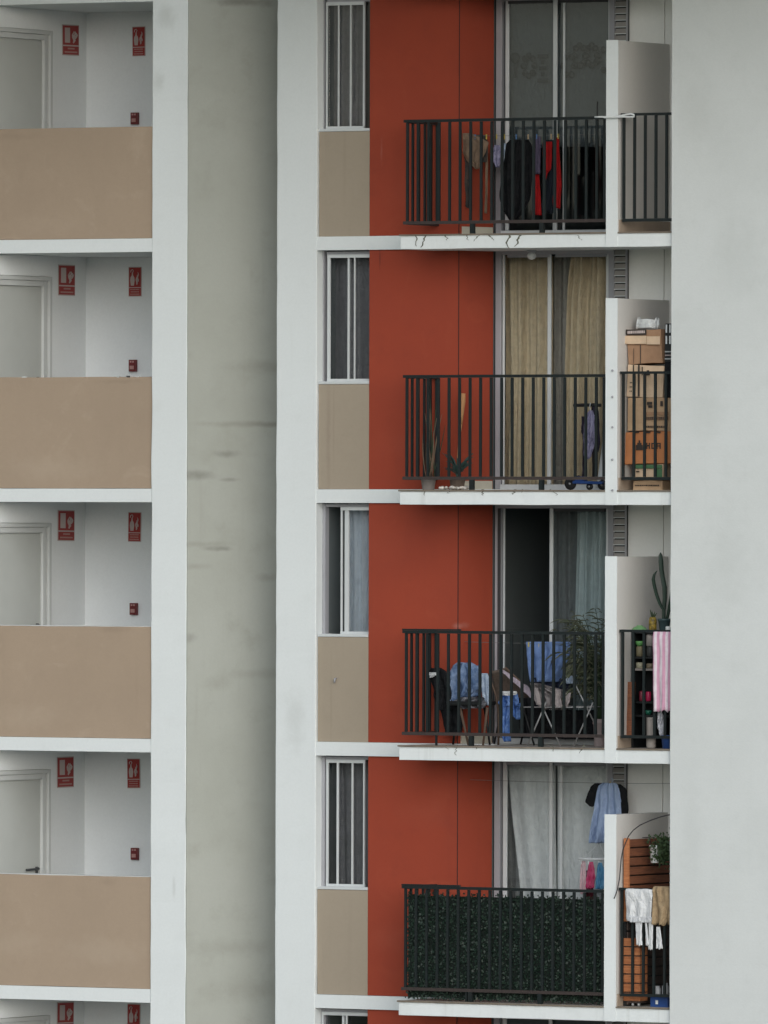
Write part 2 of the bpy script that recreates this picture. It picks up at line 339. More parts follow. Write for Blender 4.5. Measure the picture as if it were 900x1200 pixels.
for k in K:
    z = zk(k); zz = zl(k); up = zk(k - 1) - .136   # z: floor, up: soffit above
    # --- slabs
    sl = part(MB().wbox(XC1 - .01, XRD + .30, .004, 3.52, z - .136, z, .12, .004, 11 + k), 'floor_slab', white)
    part(MB().box(XRD + .301, XT - .002, .4985, 3.52, z - .136, z - .004), 'floor_slab', floor_m)
    bs = part(MB().wbox(XM0, XM1, -.62, .497, z - .152, z - .022, .10, .004, 21 + k), 'balcony_slab', slab_m, bevel=.004)
    part(MB().wbox(XM0 - .012, XF0 - .006, -.634, -.585, z - .0215, z - .006, .08, .003, 5 + k), 'edge_trim', edge_m, parent=bs)
    part(MB().box(XM0 + .01, XM1 - .001, -.584, .495, z - .0215, z - .0075), 'floor_tiles', floor_m, parent=bs)
    part(MB().wbox(XF1 + .003, XM1, -.632, -.585, z - .0215, z - .006, .08, .003, 9 + k), 'edge_trim', edge_m, parent=bs)
    part(MB().wbox(XLE, X(177.3, YL) - .001, YL + .004, 3.52, zz - .136, zz, .12, .005, 31 + k), 'floor_slab', white)
    if k in (0, 1, 2, 3):
        for i, (px, ln, w) in enumerate({0: ((486, .11, .004), (499, .12, .008), (523, .05, .005), (548, .05, .004), (562, .06, .005), (573, .05, .005), (597, .13, .010), (610, .11, .008), (676, .05, .003)),
                                         1: ((497, .06, .004), (527, .04, .005), (565, .06, .008), (603, .05, .009), (612, .03, .005), (645, .06, .004)),
                                         2: ((522, .04, .004), (536, .10, .003), (560, .04, .004), (644, .06, .006), (684, .08, .005)), 3: ((560, .03, .005), (620, .03, .004))}[k]):
            part(crack(px, 275.6 + 297.8 * k + (2 if k == 2 else 0), ln, i * 7 + k, w * 1.5), 'crack', crack_m, parent=bs)
    if k in (-1, 5): continue
    # --- landing
    o = MB().wbox(XLE, X(176.6, YL) + .02, YL + .018, YL + .15, zz + .001, zz + 1.125, .10, .004, 41 + k)
    part(o, 'parapet', parapet_m, bevel=.006, label='brown rendered landing parapet')
    part(MB().box(XLE, X(176.6, YL) + .019, YL + .1505, YL + .158, zz + .002, zz + 1.12), 'parapet_bounce_lining', corr_m)  # unseen white lining added to bounce light into the landing
    if k in (2, 3): part(MB().wbox(XLE, X(176.6, YL) + .012, YL + .02, YL + .157, zz + 1.1255, zz + 1.1345, .06, .003, 2), 'parapet_cap', trim_m)
    if k == 1:
        rr = random.Random(4)
        for c in range(6):
            cx = rr.choice((rr.uniform(X(15, YL), X(60, YL)), rr.uniform(X(130, YL), X(165, YL)))); w = rr.uniform(.008, .03)
            part(MB().obox((cx, YL + .03, zz + 1.127), (w, 0, 0), (0, .014, 0), (0, 0, rr.uniform(.002, .008))), 'paint_chip', trim_m)
    part(MB().box(XA - .15, XA, YL + .2, YA, zz + .001, zz + P - .137), 'landing_wall', corr_m)
    part(MB().box(XA - .15, XS - .161, YA + .001, YA + .15, zz + .001, zz + P - .137), 'landing_wall', corr_m)
    part(MB().box(XLE, XA - .15, YL + 1.2, YL + 1.35, zz + .001, zz + P - .137), 'landing_wall', corr_m)
    # door on the wall at the left of the landing (seen obliquely)
    yD1 = YA - (100 - 47) / 59.0; yD0 = yD1 - .85; dz = zz + 2.06
    dr = part(MB().box(XA + .004, XA + .018, yD0, yD1, zz + .005, dz), 'landing_door', door_m, label='pale grey flush door')
    fr = MB()
    fr.box(XA + .002, XA + .045, yD1 + .004, yD1 + .06, zz + .005, dz + .062); fr.box(XA + .002, XA + .060, yD1 + .10, yD1 + .145, zz + .005, dz + .105)
    fr.box(XA + .002, XA + .030, yD1 + .061, yD1 + .099, zz + .005, dz + .10)
    fr.box(XA + .002, XA + .045, yD0 - .06, yD1 + .003, dz + .005, dz + .060); fr.box(XA + .002, XA + .060, yD0 - .06, yD1 + .099, dz + .0625, dz + .105)
    part(fr, 'door_frame', trim_m, parent=dr, bevel=.004)
    part(MB().box(XA + .002, XA + .032, yD0 - .06, yD1 + .145, dz + .11, zz + P - .139), 'door_header', corr_m, parent=dr)
    hz = zz + 1.150 if k == 3 else zz + 1.118
    hd = MB(); hd.tube([(XA + .018, yD1 - .07, hz), (XA + .045, yD1 - .07, hz)], .016); hd.tube([(XA + .042, yD1 - .06, hz), (XA + .044, yD1 - .30, hz - .004)], .012)
    hd.box(XA + .019, XA + .026, yD1 - .092, yD1 - .048, hz - .12, hz + .022)
    part(hd, 'handle', dalu, parent=dr)
    # --- red block, tan panel, window
    q_ = [(XR, .03), (XR1, .03), (XRD, YD - .001), (XR + .05, YD - .001), (XR, .42)]
    rp = MB().add([(x, y, h_) for h_ in (z + .001, up - .001) for x, y in q_], [(0, 1, 2, 3, 4), (5, 6, 7, 8, 9)] + [(i, (i + 1) % 5, (i + 1) % 5 + 5, i + 5) for i in range(5)])
    part(rp, 'red_panel', red_m, bevel=.005, label='brick red rendered wall panel')
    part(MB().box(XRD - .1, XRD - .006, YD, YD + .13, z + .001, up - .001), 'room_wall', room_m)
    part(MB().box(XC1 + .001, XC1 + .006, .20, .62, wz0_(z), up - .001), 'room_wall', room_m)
    part(MB().box(XR1 - .004, XR1 + .0025, .0275, .0345, z + .002, up - .002), 'corner_line', corner_line_m)  # thin dark red-brown line down the front corner of the red block
    wz0 = z + 1.045
    if k == 2:
        c_ = pt(394, 795, .034); part(MB().tube([c_, c_ + Vector((0, -.03, -.004)), c_ + Vector((0, -.034, -.04))], .009, 8), 'pipe_stub', alug)
    part(MB().wbox(XW0 + .004, XR - .001, .034, .22, z + .001, wz0, .10, .003, 61 + k), 'sill_panel', tan_m, bevel=.004, label='tan rendered panel under the window')
    # --- balcony back wall with louvre, divider
    XD1 = X(719.5, YD)
    part(MB().box(X(720.6, YU), X(777, YU), YU, YD + .15, z, up - .001), 'balcony_wall', back_m)
    part(MB().box(X(777, YU) + .004, XT - .003, YU + .01, YD + .15, z, up - .001), 'balcony_wall', back_m)
    part(MB().box(XD1, X(720.6, YU) - .001, YD + .02, YD + .15, z, up - .001), 'balcony_wall', back_m)
    lv = MB(); lx0, lx1 = X(721.3, YU), X(736.3, YU); lz1, lz0 = up - .012, up - .56
    lv.box(lx0, lx1, YU - .026, YU - .002, lz0, lz1)
    l = part(lv, 'louvre_vent', simple('louvre_black', (.02, .02, .02), .8) if k == 0 else bpy.data.materials['louvre_black'])
    sl_ = MB(); ed_ = MB()
    for i in range(8):
        zc_ = lz1 - .035 - .067 * i
        sl_.obox((.5 * (lx0 + lx1), YU - .040, zc_), ((lx1 - lx0) / 2 - .0055, 0, 0), (0, .010, .026), (0, -.002, .001))
        ed_.box(lx0 + .006, lx1 - .006, YU - .056, YU - .050, zc_ - .0285, zc_ - .0215)
    part(sl_, 'louvre_slats', simple('louvre_taupe', (.30, .285, .265), .6, .3, 8) if k == 0 else bpy.data.materials['louvre_taupe'], parent=l)
    part(ed_, 'slat_edges', alu, parent=l)
    fb = MB(); fb.box(lx0, lx0 + .005, YU - .062, YU - .0265, lz0, lz1); fb.box(lx1 - .005, lx1, YU - .062, YU - .0265, lz0, lz1)
    part(fb, 'louvre_frame', alug, parent=l)
    dv = part(MB().wbox(XF0, XF1, -.622, YU - .003, z - .0205, z + 1.862, .1, .003, 71 + k), 'balcony_divider', grey_m, bevel=.003, label='low grey dividing wall with white front edge')
    part(MB().wbox(XF0 - .003, XF1 + .002, -.629, -.6222, z - .152, z + 1.865, .1, .003, 75 + k), 'divider_edge', white, parent=dv)
    if k == 1:
        for py in (434, 465, 500.5, 538.5, 574.5): part(MB().lathe(pt(717.5, py, -.652), [(.011, 0), (.011, .006), (.006, .009)], 8, 'Y'), 'screw', alug, parent=dv)
    part(MB().box(XF1 + .001, XF1 + .014, -.60, YU - .004, z - .005, z + .115), 'skirting', curb_m)
    q_ = [(XR1 + (XRD - XR1) * t_ + d_, .03 + (YD - .03) * t_) for t_, d_ in ((.08, .0005), (.95, .0005), (.95, .012), (.08, .012))]
    part(MB().add([(x, y, h_) for h_ in (z - .005, z + .085) for x, y in q_], [(0, 1, 2, 3), (4, 5, 6, 7)] + [(i, (i + 1) % 4, (i + 1) % 4 + 4, i + 4) for i in range(4)]), 'skirting', tile_m, label='cream tile skirting at the foot of the red return')
    # --- railing
    zr0, zr1 = z + .105, z + 1.125
    xs = [X(476.6 + 12.33 * i, YB) for i in range(19)] + [X(707.6, YB)]
    mb = MB()
    for x in xs: mb.box(x - .0125, x + .0125, YB - .0105, YB + .0105, zr0 + .02, zr1 - .03)
    for i in range(1, 6): mb.box(xs[0] - .0105, xs[0] + .0105, YB + .104 + .121 * (i - 1) - .0115, YB + .104 + .121 * (i - 1) + .0115, zr0 + .02, zr1 - .03)
    rl = part(mb, 'balcony_railing', rail_m)
    hr = MB(); hr.box(xs[0] - .035, XF0 - .004, YB - .022, YB + .022, zr1 - .028, zr1); hr.box(xs[0] - .030, xs[0] + .016, YB + .0225, .029, zr1 - .034, zr1 - .002)
    if k in (2, 3): hr.box(xs[0] - .04, X(540, YB), YB - .018, YB + .018, zr1 + .001, zr1 + .016)
    part(hr, 'handrail', rail_m, parent=rl)
    br = MB(); br.box(xs[0] - .04, XF0 - .004, YB - .018, YB + .018, zr0 - .012, zr0 + .019); br.box(xs[0] - .03, xs[0] + .016, YB + .0185, .029, zr0 - .014, zr0 + .017)
    part(br, 'bottom_rail', railb, parent=rl)
    for px in (553, 634.5): part(MB().box(X(px, YB) - .022, X(px, YB) + .022, YB - .02, YB + .02, z - .006, zr0 - .0125), 'post', rail_m, parent=rl)
    if k in (2,): part(MB().box(X(512, YB) - .009, X(512, YB) + .009, YB - .01, YB + .01, z - .006, zr0 - .0125), 'post', rail_m, parent=rl)
    if k == 3: part(MB().box(X(548, YB) - .010, X(548, YB) + .010, YB - .01, YB + .01, z - .006, zr0 - .0125), 'post', rail_m, parent=rl)
    mb = MB(); z1 = zr1 + .022; z0_ = zr0 + .008
    for i in range(5):
        x = X(730.2 + 12.5 * i, YB); mb.box(x - .0125, x + .0125, YB - .0105, YB + .0105, z0_ + .01, z1 - .02)
    r2 = part(mb, 'balcony_railing', rail_m, label='short black railing across the utility bay')
    part(MB().box(XF1 + .012, XT - .003, YB - .02, YB + .02, z1 - .021, z1 + .004), 'handrail', rail_m, parent=r2)
    part(MB().box(XF1 + .03, XT - .003, YB - .018, YB + .018, z0_ - .020, z0_ + .009), 'bottom_rail', rail_m, parent=r2)
    # --- sliding door
    yd = YD; X0, X1 = XRD + .001, XD1 - .001
    dzt, dz0 = up - .03, z - .001
    fo = MB()
    gk = MB(); gk.box(X0, X(579.8, yd), yd + .03, yd + .09, dz0, dzt + .028)
    if k in (0, 3, 4): gk.box(X(586.6, yd), X(589.6, yd), yd + .06, yd + .088, dz0 + .055, dzt - .0205)
    if k == 2: gk.box(X(583.4, yd), X(586.9, yd), yd - .004, yd - .0005, dz0 + .055, dzt - .0205)
    fo.box(X(579.8, yd) + .0005, X(586.5, yd), yd + .0, yd + .09, dz0, dzt + .028); fo.box(X(712.5, yd), X1, yd - .005, yd + .09, dz0, dzt + .028)
    fo.box(X(586.5, yd) + .001, X(712.5, yd) - .001, yd + .0, yd + .09, dzt - .02, dzt + .028)
    dr = part(fo, 'sliding_door', alug, bevel=.004)
    part(gk, 'frame_gasket', dalu, parent=dr)
    part(MB().box(X(587, yd) + .001, X(712.5, yd) - .001, yd - .02, yd + .07, dz0 - .003, dz0 + .052), 'door_track', alu, parent=dr)
    fs = MB(); e = .02
    stiles = {0: ((590.2, 594.2, 0), (646, 650.5, 0), (655.8, 658.0, .03), (709, 712.2, .03)), 1: ((587.6, 589.6, 0), (640.2, 644.2, 0), (707.0, 711.4, .03)),
              2: ((587.4, 588.8, .03), (643.3, 647.2, 0), (709.6, 712.2, 0)), 3: ((589.4, 594.0, 0), (643.6, 647.2, 0), (653.9, 657, .03), (708.4, 712.2, .03)), 4: ((589.4, 594.0, 0), (643.6, 647.2, 0), (708.4, 712.2, .03))}[k]
    for a, b, d in stiles: fs.box(X(a, yd), X(b, yd), yd + .012 + d, yd + .034 + d, dz0 + .054, dzt - .021)
    part(fs, 'sash_frame', alu, parent=dr, bevel=.003)
    pan = {2: [(646.5, 710, .02)]}.get(k, [(591, 645, .022), (645.5, 710.5, .052)])
    for a, b, d in pan:
        part(MB().box(X(a, yd), X(b, yd), yd + d, yd + d + .005, dz0 + .053, dzt - .0205), 'pane', dglass if k == 0 else glass_m, parent=dr)
        rb = MB(); rb.box(X(a, yd) + .02, X(b, yd) - .02, yd + d - .011, yd + d + .015, dzt - .05, dzt - .0207); part(rb, 'top_rail', dalu if k in (0, 2) else alug, parent=dr)
    # --- window
    yw = .13; wt = up - .012
    fo = MB(); wx0 = XW0 + .002; wx1 = X(438, yw)
    fo.box(wx0, X(379.5 if k in (0, 1) else 382.0, yw), yw - .01, yw + .06, wz0 + .001, wt); fo.box(X(382.1, yw), wx1, yw + .0, yw + .06, wt - .028, wt)
    wn = part(fo, 'window', alug)
    part(MB().box(wx0 + .001, XR - .002, .028, yw + .05, wz0 + .002, wz0 + .03), 'sill', alu, parent=wn, bevel=.003)
    fs = MB()
    bars = {0: ((381.6, 383.6), (394.2, 396.0), (409.6, 411.4), (423.6, 426.2)), 1: ((383.9, 387.4), (406.4, 408.8), (415.0, 416.6)),
            2: ((400.2, 402.4), (403.7, 408.8)), 3: ((384.0, 386.6), (396.2, 398.6), (413.6, 415.6), (427.2, 429.4)), 4: ((379.4, 381.6), (402.0, 405.0), (407.5, 409.5))}[k]
    for i, (a, b) in enumerate(bars): fs.box(X(a + .3, yw), X(b - .3, yw), yw - .02 + (.02 if k != 3 and i % 2 else 0), yw + (.02 if k != 3 and i % 2 else 0), wz0 + .031, wt - .03)
    a, b = X(bars[0][0], yw), (X(bars[-1][1], yw) if k in (0, 3) else wx1)
    fs.box(a, b, yw - .0195, yw + .0005, wz0 + .0305, wz0 + .055); fs.box(a, b, yw - .0195, yw + .0005, wt - .062, wt - .029)
    part(fs, 'security_bars' if k in (0, 3) else 'sash_frame', alu, parent=wn)
    a, b = {0: (383, 438), 1: (386, 438), 2: (403, 438), 3: (382, 438), 4: (382, 438)}[k]
    part(MB().box(X(a, yw), X(b, yw), yw + .025, yw + .030, wz0 + .0306, wt - .0285), 'pane', glass_m, parent=wn)
# room shells behind the openings
for k in K:
    if k in (5,): continue
    z = zk(k); up = zk(k - 1) - .136
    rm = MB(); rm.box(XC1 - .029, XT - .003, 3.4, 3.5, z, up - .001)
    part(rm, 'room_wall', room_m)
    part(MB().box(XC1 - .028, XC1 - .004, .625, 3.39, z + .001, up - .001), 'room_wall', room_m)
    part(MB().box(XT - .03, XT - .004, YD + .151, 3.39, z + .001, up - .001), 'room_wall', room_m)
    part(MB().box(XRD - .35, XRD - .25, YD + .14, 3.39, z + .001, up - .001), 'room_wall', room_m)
# blank storeys below and above the picture
for (a, b, y) in ((XC1 - .01, XT - .01, .3),):
    part(MB().box(a, b, y, y + .2, GZ - .3, zk(5) - .153), 'plinth_wall', white)
    part(MB().box(a, b, y, y + .2, zk(-1) + .001, TOP), 'attic_wall', white)
part(MB().box(XLE, X(177.3, YL), YL + .2, YL + .4, zl(-1) + .001, TOP), 'attic_wall', white)
part(MB().box(XLE, X(177.3, YL), YL + .2, YL + .4, GZ - .3, zl(5) - .14), 'plinth_wall', white)
part(MB().box(XLE - .2, XLE - .001, YL, 3.7, GZ - .3, TOP), 'end_wall', white)

# ------------------------------------------------------------------ ground, hills that the panes reflect, sky and light
g = MB(); n = 60
def gz(x, y): return GZ
g.grid(lambda u, v: Vector((-2500 + 5000 * u, -2500 + 5000 * v, GZ)), n, n)
m, nt = nodes('ground_cover'); Pn = wpos(nt)
c = mixc(nt, ramp(nt, nz(nt, Pn, .05, 6), .42, .58), (.12, .14, .07), (.34, .33, .30)); finish(m, nt, c, .95)
tag(g.build('ground', m), None, None, None, 'structure')
h = MB()
def hill(u, v):
    a = R(150) + R(170) * u; d = 420 + 380 * v
    x, y = math.cos(a) * d, math.sin(a) * d
    t = min(1, v * 3.5); e = t * (28 + 3 * noise.noise((u * 9, v * 2, 0)) + 1.6 * noise.noise((u * 80, v * 6, 3)) + .9 * noise.noise((u * 400, v * 20, 5)))
    return Vector((x, y, GZ - 1 + e))
h.grid(hill, 700, 10)
tag(h.build('hills', simple('hill_forest', (.030, .042, .026), .95, .6, .3, obj=False)), None, None, None, 'structure')

w = bpy.data.worlds.new('World'); S.world = w; w.use_nodes = True
nt = w.node_tree; nt.nodes.clear()
SUN_EL, SUN_AZ = R(18), R(45)              # azimuth measured from the facade normal, towards +x
sk = nt.nodes.new('ShaderNodeTexSky'); sk.sky_type = 'NISHITA'; sk.sun_disc = False; sk.sun_elevation = SUN_EL
sd = Vector((math.sin(SUN_AZ) * math.cos(SUN_EL), -math.cos(SUN_AZ) * math.cos(SUN_EL), math.sin(SUN_EL)))
sk.sun_rotation = math.atan2(sd.x, sd.y); sk.dust_density = 1; sk.air_density = 1.0; sk.ozone_density = 1
hs = nt.nodes.new('ShaderNodeHueSaturation'); hs.inputs['Saturation'].default_value = .55
bg = nt.nodes.new('ShaderNodeBackground'); bg.inputs[1].default_value = .10
ow = nt.nodes.new('ShaderNodeOutputWorld')
nt.links.new(sk.outputs[0], hs.inputs['Color']); nt.links.new(hs.outputs[0], bg.inputs[0]); nt.links.new(bg.outputs[0], ow.inputs[0])
ld = bpy.data.lights.new('sun', 'SUN'); lo = bpy.data.objects.new('sun', ld); COL.objects.link(lo)
ld.energy = 2.3; ld.angle = R(80); ld.color = (.955, .99, 1)
lo.rotation_euler = (-sd).to_track_quat('-Z', 'Y').to_euler(); lo.location = (0, -20, 40)
vs = S.view_settings; vs.view_transform = 'Standard'; vs.look = 'None'; vs.gamma = 1; vs.use_curve_mapping = False; vs.exposure = 0.31
S.cycles.max_bounces = 8; S.cycles.diffuse_bounces = 5; S.cycles.transparent_max_bounces = 12
S.cycles.use_denoising = True
try: S.cycles.denoiser = 'OPENIMAGEDENOISE'
except Exception: pass
# ================================================================== things on and in the building
def fz(k): return zk(k) - .005
def lerp_rows(rows, t):
    n = len(rows) - 1; f = min(t * n, n - 1e-6); i = int(f); u = f - i
    return [a + (b - a) * u for a, b in zip(rows[i], rows[i + 1])]
def garment(mb, rows, Y, amp=.018, waves=3, seed=0, nu=36, nv=None, skew=0):
    """hanging cloth: its outline given row by row (height, left, right), with vertical folds that deepen downwards"""
    nv = nv or max(18, 6 * len(rows))
    # rows spaced by height
    hs = [r[0] for r in rows]
    def at(t):
        y = hs[0] + (hs[-1] - hs[0]) * t
        for a, b in zip(rows, rows[1:]):
            if y <= b[0] + 1e-6:
                u = (y - a[0]) / max(1e-6, b[0] - a[0]); return y, a[1] + (b[1] - a[1]) * u, a[2] + (b[2] - a[2]) * u
        return rows[-1]
    def fn(u, v):
        py, l, r = at(v); px = l + (r - l) * u
        p = pt(px, py + 1.2 * noise.noise((u * 3, seed, 1)) * v, Y)
        a = amp * (.35 + .65 * v)
        p.y += a * math.sin(2 * math.pi * waves * u + seed * 1.7 + 1.5 * noise.noise((u * 2, v * 2, seed))) + a * .9 * noise.noise((u * 4 + seed, v * 5, seed)) + a * .8 * noise.noise((u * 9 + seed * 3 + v * 2, v * 3.5, seed + 9)) + skew * (u - .5)
        p.x += .3 * a * noise.noise((u * 3, v * 4, seed + 5))
        return p
    return mb.grid(fn, nu, nv)
def hang(name, label, cat, pieces, Y, m, group=None, amp=.018, waves=3, seed=0, solid=.005, skew=0):
    mb = MB()
    for i, r in enumerate(pieces): garment(mb, r, Y + .012 * (i % 3), amp, waves, seed + i, skew=skew)
    return tag(mb.build(name, m, None, 0, solid), label, cat, group)
def curtain(name, label, rows, Y, m, waves, amp, seed=0):
    mb = MB()
    def fn(u, v):
        a = lerp_rows(rows, v); p = pt(a[1] + (a[2] - a[1]) * u, a[0], Y)
        ph = u + .035 * noise.noise((u * 5, v * 1.2, seed)) + .02 * noise.noise((u * 13, 0, seed))
        p.y += amp * math.sin(2 * math.pi * waves * ph) * (.8 + .4 * noise.noise((u * 6, seed, 0))) + amp * .5 * math.sin(2 * math.pi * waves * .43 * ph + 1) + amp * .3 * noise.noise((u * 9, v * 3, seed))
        return p
    mb.grid(fn, max(40, int(waves * 14)), 24)
    return tag(mb.build(name, m, None, 0, .003), label, 'curtain', 'curtains behind the glass')
def drape(mb, px0, px1, ytop, yf, yb, Y, r=.028, amp=.012, seed=0, waves=3, taper=0, ragged=0):
    """cloth hung over a rail: front flap, over the top, short back flap"""
    zt_ = Zz(ytop, (px0 + px1) / 2, Y); zf = Zz(yf, (px0 + px1) / 2, Y); zb_ = Zz(yb, (px0 + px1) / 2, Y)
    x0, x1 = X(px0, Y), X(px1, Y)
    lf, lb = zt_ - r - zf, zt_ - r - zb_; arc = math.pi * r; L = lf + arc + lb
    def fn(u, v):
        s = v * L; x = x0 + (x1 - x0) * u
        if s < lf: y, z, d = Y - r, zf + s, 1 - s / lf
        elif s < lf + arc: a = (s - lf) / r; y, z, d = Y - r * math.cos(a), zt_ - r + r * math.sin(a), 0
        else: y, z, d = Y + r, zt_ - r - (s - lf - arc), (s - lf - arc) / lb
        f = amp * d * math.sin(2 * math.pi * waves * u + seed + noise.noise((u * 2, v * 3, seed))) + amp * .8 * noise.noise((u * 5, v * 7, seed))
        return Vector((x + taper * d * (.5 - u) * 2 + .4 * amp * noise.noise((v * 5, u, seed)), y + (f if y < Y else abs(f)) - .004 * (y < Y), z + ragged * d * noise.noise((u * 6, seed, 2))))
    return mb.grid(fn, 26, 34)
def line(k, py, Y, x0, x1, label, sag=.012):
    z = Zz(py, 600, Y); mb = MB(); mb.tube([(x0 + (x1 - x0) * i / 16, Y, z - sag * math.sin(math.pi * i / 16)) for i in range(17)], .0022, 6)
    o = tag(mb.build('clothes_line', wire_m), label, 'clothes line', 'clothes lines across the balconies')
    for px in {0: (543, 556, 569, 581, 590, 604, 618, 628, 638, 645, 653), 2: (620, 632, 648, 664), 3: (716,)}[k]:
        x = X(px, Y); t_ = (x - x0) / (x1 - x0); zp = z - sag * math.sin(math.pi * t_)
        MB().box(x - .004, x + .004, Y - .007, Y + .007, zp - .035, zp + .014).build('peg', peg_m[px % 3], o)
    return o
def boxthing(name, label, cat, px0, px1, py0, py1, Y, depth, m, group=None, tilt=0, parts=()):
    c0, c1 = X(px0, Y), X(px1, Y); z1, z0 = Zz(py0, px0, Y), Zz(py1, px0, Y)
    t = thing(name, label, cat, ((c0 + c1) / 2, Y + depth / 2, z0), group)
    mb = MB(); mb.wbox(c0, c1, Y, Y + depth, z0, z1, .04, .013, px0)
    if tilt:
        cx = (c0 + c1) / 2
        for v in mb.v: v.x += tilt * (v.z - z0); v.z += -.35 * tilt * (v.x - cx)
    mb.build('carton_body' if 'box' in name else 'body', m, t, .004)
    for nm, mm, rects, off in parts:
        q = MB()
        for a, b, c, d in rects: q.box(X(a, Y) + tilt * (Zz(c, px0, Y) - z0), X(b, Y) + tilt * (Zz(c, px0, Y) - z0), Y - off - .0125, Y - off - .011, Zz(d, px0, Y) - .35 * tilt * (X(a, Y) - (c0 + c1) / 2), Zz(c, px0, Y) - .35 * tilt * (X(a, Y) - (c0 + c1) / 2))
        q.build(nm, mm, t)
    return t
def pot(c, r0, r1, h, m, parent, name='pot'):
    mb = MB(); mb.lathe(c, [(r0, 0), (r1 * .96, h * .8), (r1 * 1.08, h * .82), (r1 * 1.08, h), (r1 * .9, h), (r1 * .85, h * .9), (.001, h * .9)], 20, 'Z', False)
    return mb.build(name, m, parent)

peg_m = [simple('wood_peg', (.50, .38, .24), .7), simple('blue_peg', (.10, .22, .45), .5), simple('yellow_peg', (.60, .46, .10), .5)]
wire_m = simple('line_wire', (.16, .16, .16), .6)
black_c = cloth('black_cloth', (.013, .014, .016), .4, (.03, .03, .033))
beige_c = cloth('beige_cloth', (.27, .19, .135), .35)
lilac_c = cloth('lilac_cloth', (.42, .40, .58), .8, (.13, .13, .24))
plilac_c = cloth('pale_lilac_cloth', (.58, .50, .58), .25)
red_c = cloth('red_cloth', (.42, .016, .018), .3)
purple_c = cloth('grey_purple_cloth', (.12, .10, .16), .4)
white_c = cloth('white_cloth', (.76, .77, .78), .15)
grey_c = cloth('grey_cloth', (.30, .28, .27), .4)
denim_c = cloth('denim', (.13, .21, .38), .75, (.33, .43, .62), weave=420)
blue_c = cloth('blue_cloth', (.075, .17, .46), .6, (.26, .40, .72))
towel_c = cloth('blue_towelling', (.19, .29, .54), .5, (.12, .20, .42))
sky_c = cloth('light_blue_cloth', (.36, .46, .66), .35, (.24, .33, .53))
pale_c = cloth('pale_blue_cloth', (.55, .64, .76), .6, (.20, .30, .50))
pink_c = cloth('pink_cloth', (.60, .055, .17), .5, (.75, .30, .42))
ppink_c = cloth('pale_pink_cloth', (.70, .48, .52), .5, (.78, .70, .70))
cyan_c = cloth('cyan_cloth', (.09, .28, .48), .5, (.25, .48, .66))
khaki_c = cloth('khaki_cloth', (.42, .31, .19), .5, (.24, .16, .09))
pstripe = striped('pink_striped_towelling', (.62, .34, .46), (.76, .68, .73), .062)
leaf_m = simple('dark_leaf', (.035, .062, .028), .5, .6, 12, 0, .4, 0, .15)
palm_m = simple('palm_leaf', (.10, .125, .075), .5, .7, 12, 0, .4, 0, .15, dark=(.22, .20, .14))
hedge_m = simple('plastic_leaf', (.020, .043, .028), .5, .8, 9, 0, .4, 0, .1, dark=(.005, .014, .010))
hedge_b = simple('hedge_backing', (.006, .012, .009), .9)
tealleaf = simple('blue_green_leaf', (.05, .095, .085), .55, .5, 18, 0, .3, 0, .1)
cactus_m = simple('cactus_skin', (.022, .045, .030), .55, .6, 14, .4)
dry_m = simple('dry_leaf', (.22, .15, .10), .8, .5, 15)
clay = simple('clay_pot', (.22, .165, .13), .8, .5, 12)
gpot = simple('grey_pot', (.30, .27, .25), .7, .4, 12)
pinkpot = simple('pinkish_pot', (.36, .29, .28), .7, .3, 12)
wpot = simple('white_pot', (.75, .76, .75), .5, .15, 8)
card = simple('cardboard', (.50, .34, .21), .85, .45, 7, dark=(.27, .17, .10))
card2 = simple('pale_cardboard', (.66, .49, .34), .85, .4, 7)
card3 = simple('brown_cardboard', (.38, .225, .135), .85, .5, 6)
orange = simple('orange_carton', (.52, .205, .08), .75, .4, 6)
ink = simple('box_ink', (.045, .035, .030), .8)
green_p = simple('green_print', (.07, .17, .08), .7)
plw = simple('white_plastic', (.74, .76, .76), .4, .2, 10)
plb = simple('black_plastic', (.014, .015, .016), .45)
plblue = simple('blue_plastic', (.025, .075, .26), .35, .2)
plg = simple('green_plastic', (.12, .33, .10), .4)
plr = simple('red_plastic', (.52, .02, .09), .35)
ply = simple('yellow_black_glaze', (.33, .23, .035), .5, 1.0, 30, dark=(.02, .016, .01))
steel = simple('grey_tube', (.42, .42, .42), .4, .3, 10, 0, .5, .3)
brownw = wood('brown_wood', (.27, .105, .052), (.16, .060, .035), (1, .8, 14))
darkw = wood('dark_wood', (.080, .055, .046), (.045, .034, .03), (1, .8, 14))
orangew = wood('orange_wood', (.52, .21, .088), (.36, .125, .05), (1, 1, 14))
lightw = wood('handle_wood', (.55, .29, .13), (.42, .20, .09), (8, 8, 1))
seat_b = simple('chair_brown', (.13, .085, .06), .6, .3)
wick = simple('woven_sling', (.15, .115, .095), .85, .6, 40, .5)
sign_r = simple('sign_red', (.36, .034, .030), .45, .2, 4)
sign_w = simple('sign_white', (.55, .46, .44), .5, .1, 6)
sign_t = simple('sign_lettering', (.46, .25, .23), .5, .1, 6)
alarm_d = simple('alarm_dark_red', (.16, .020, .022), .4)

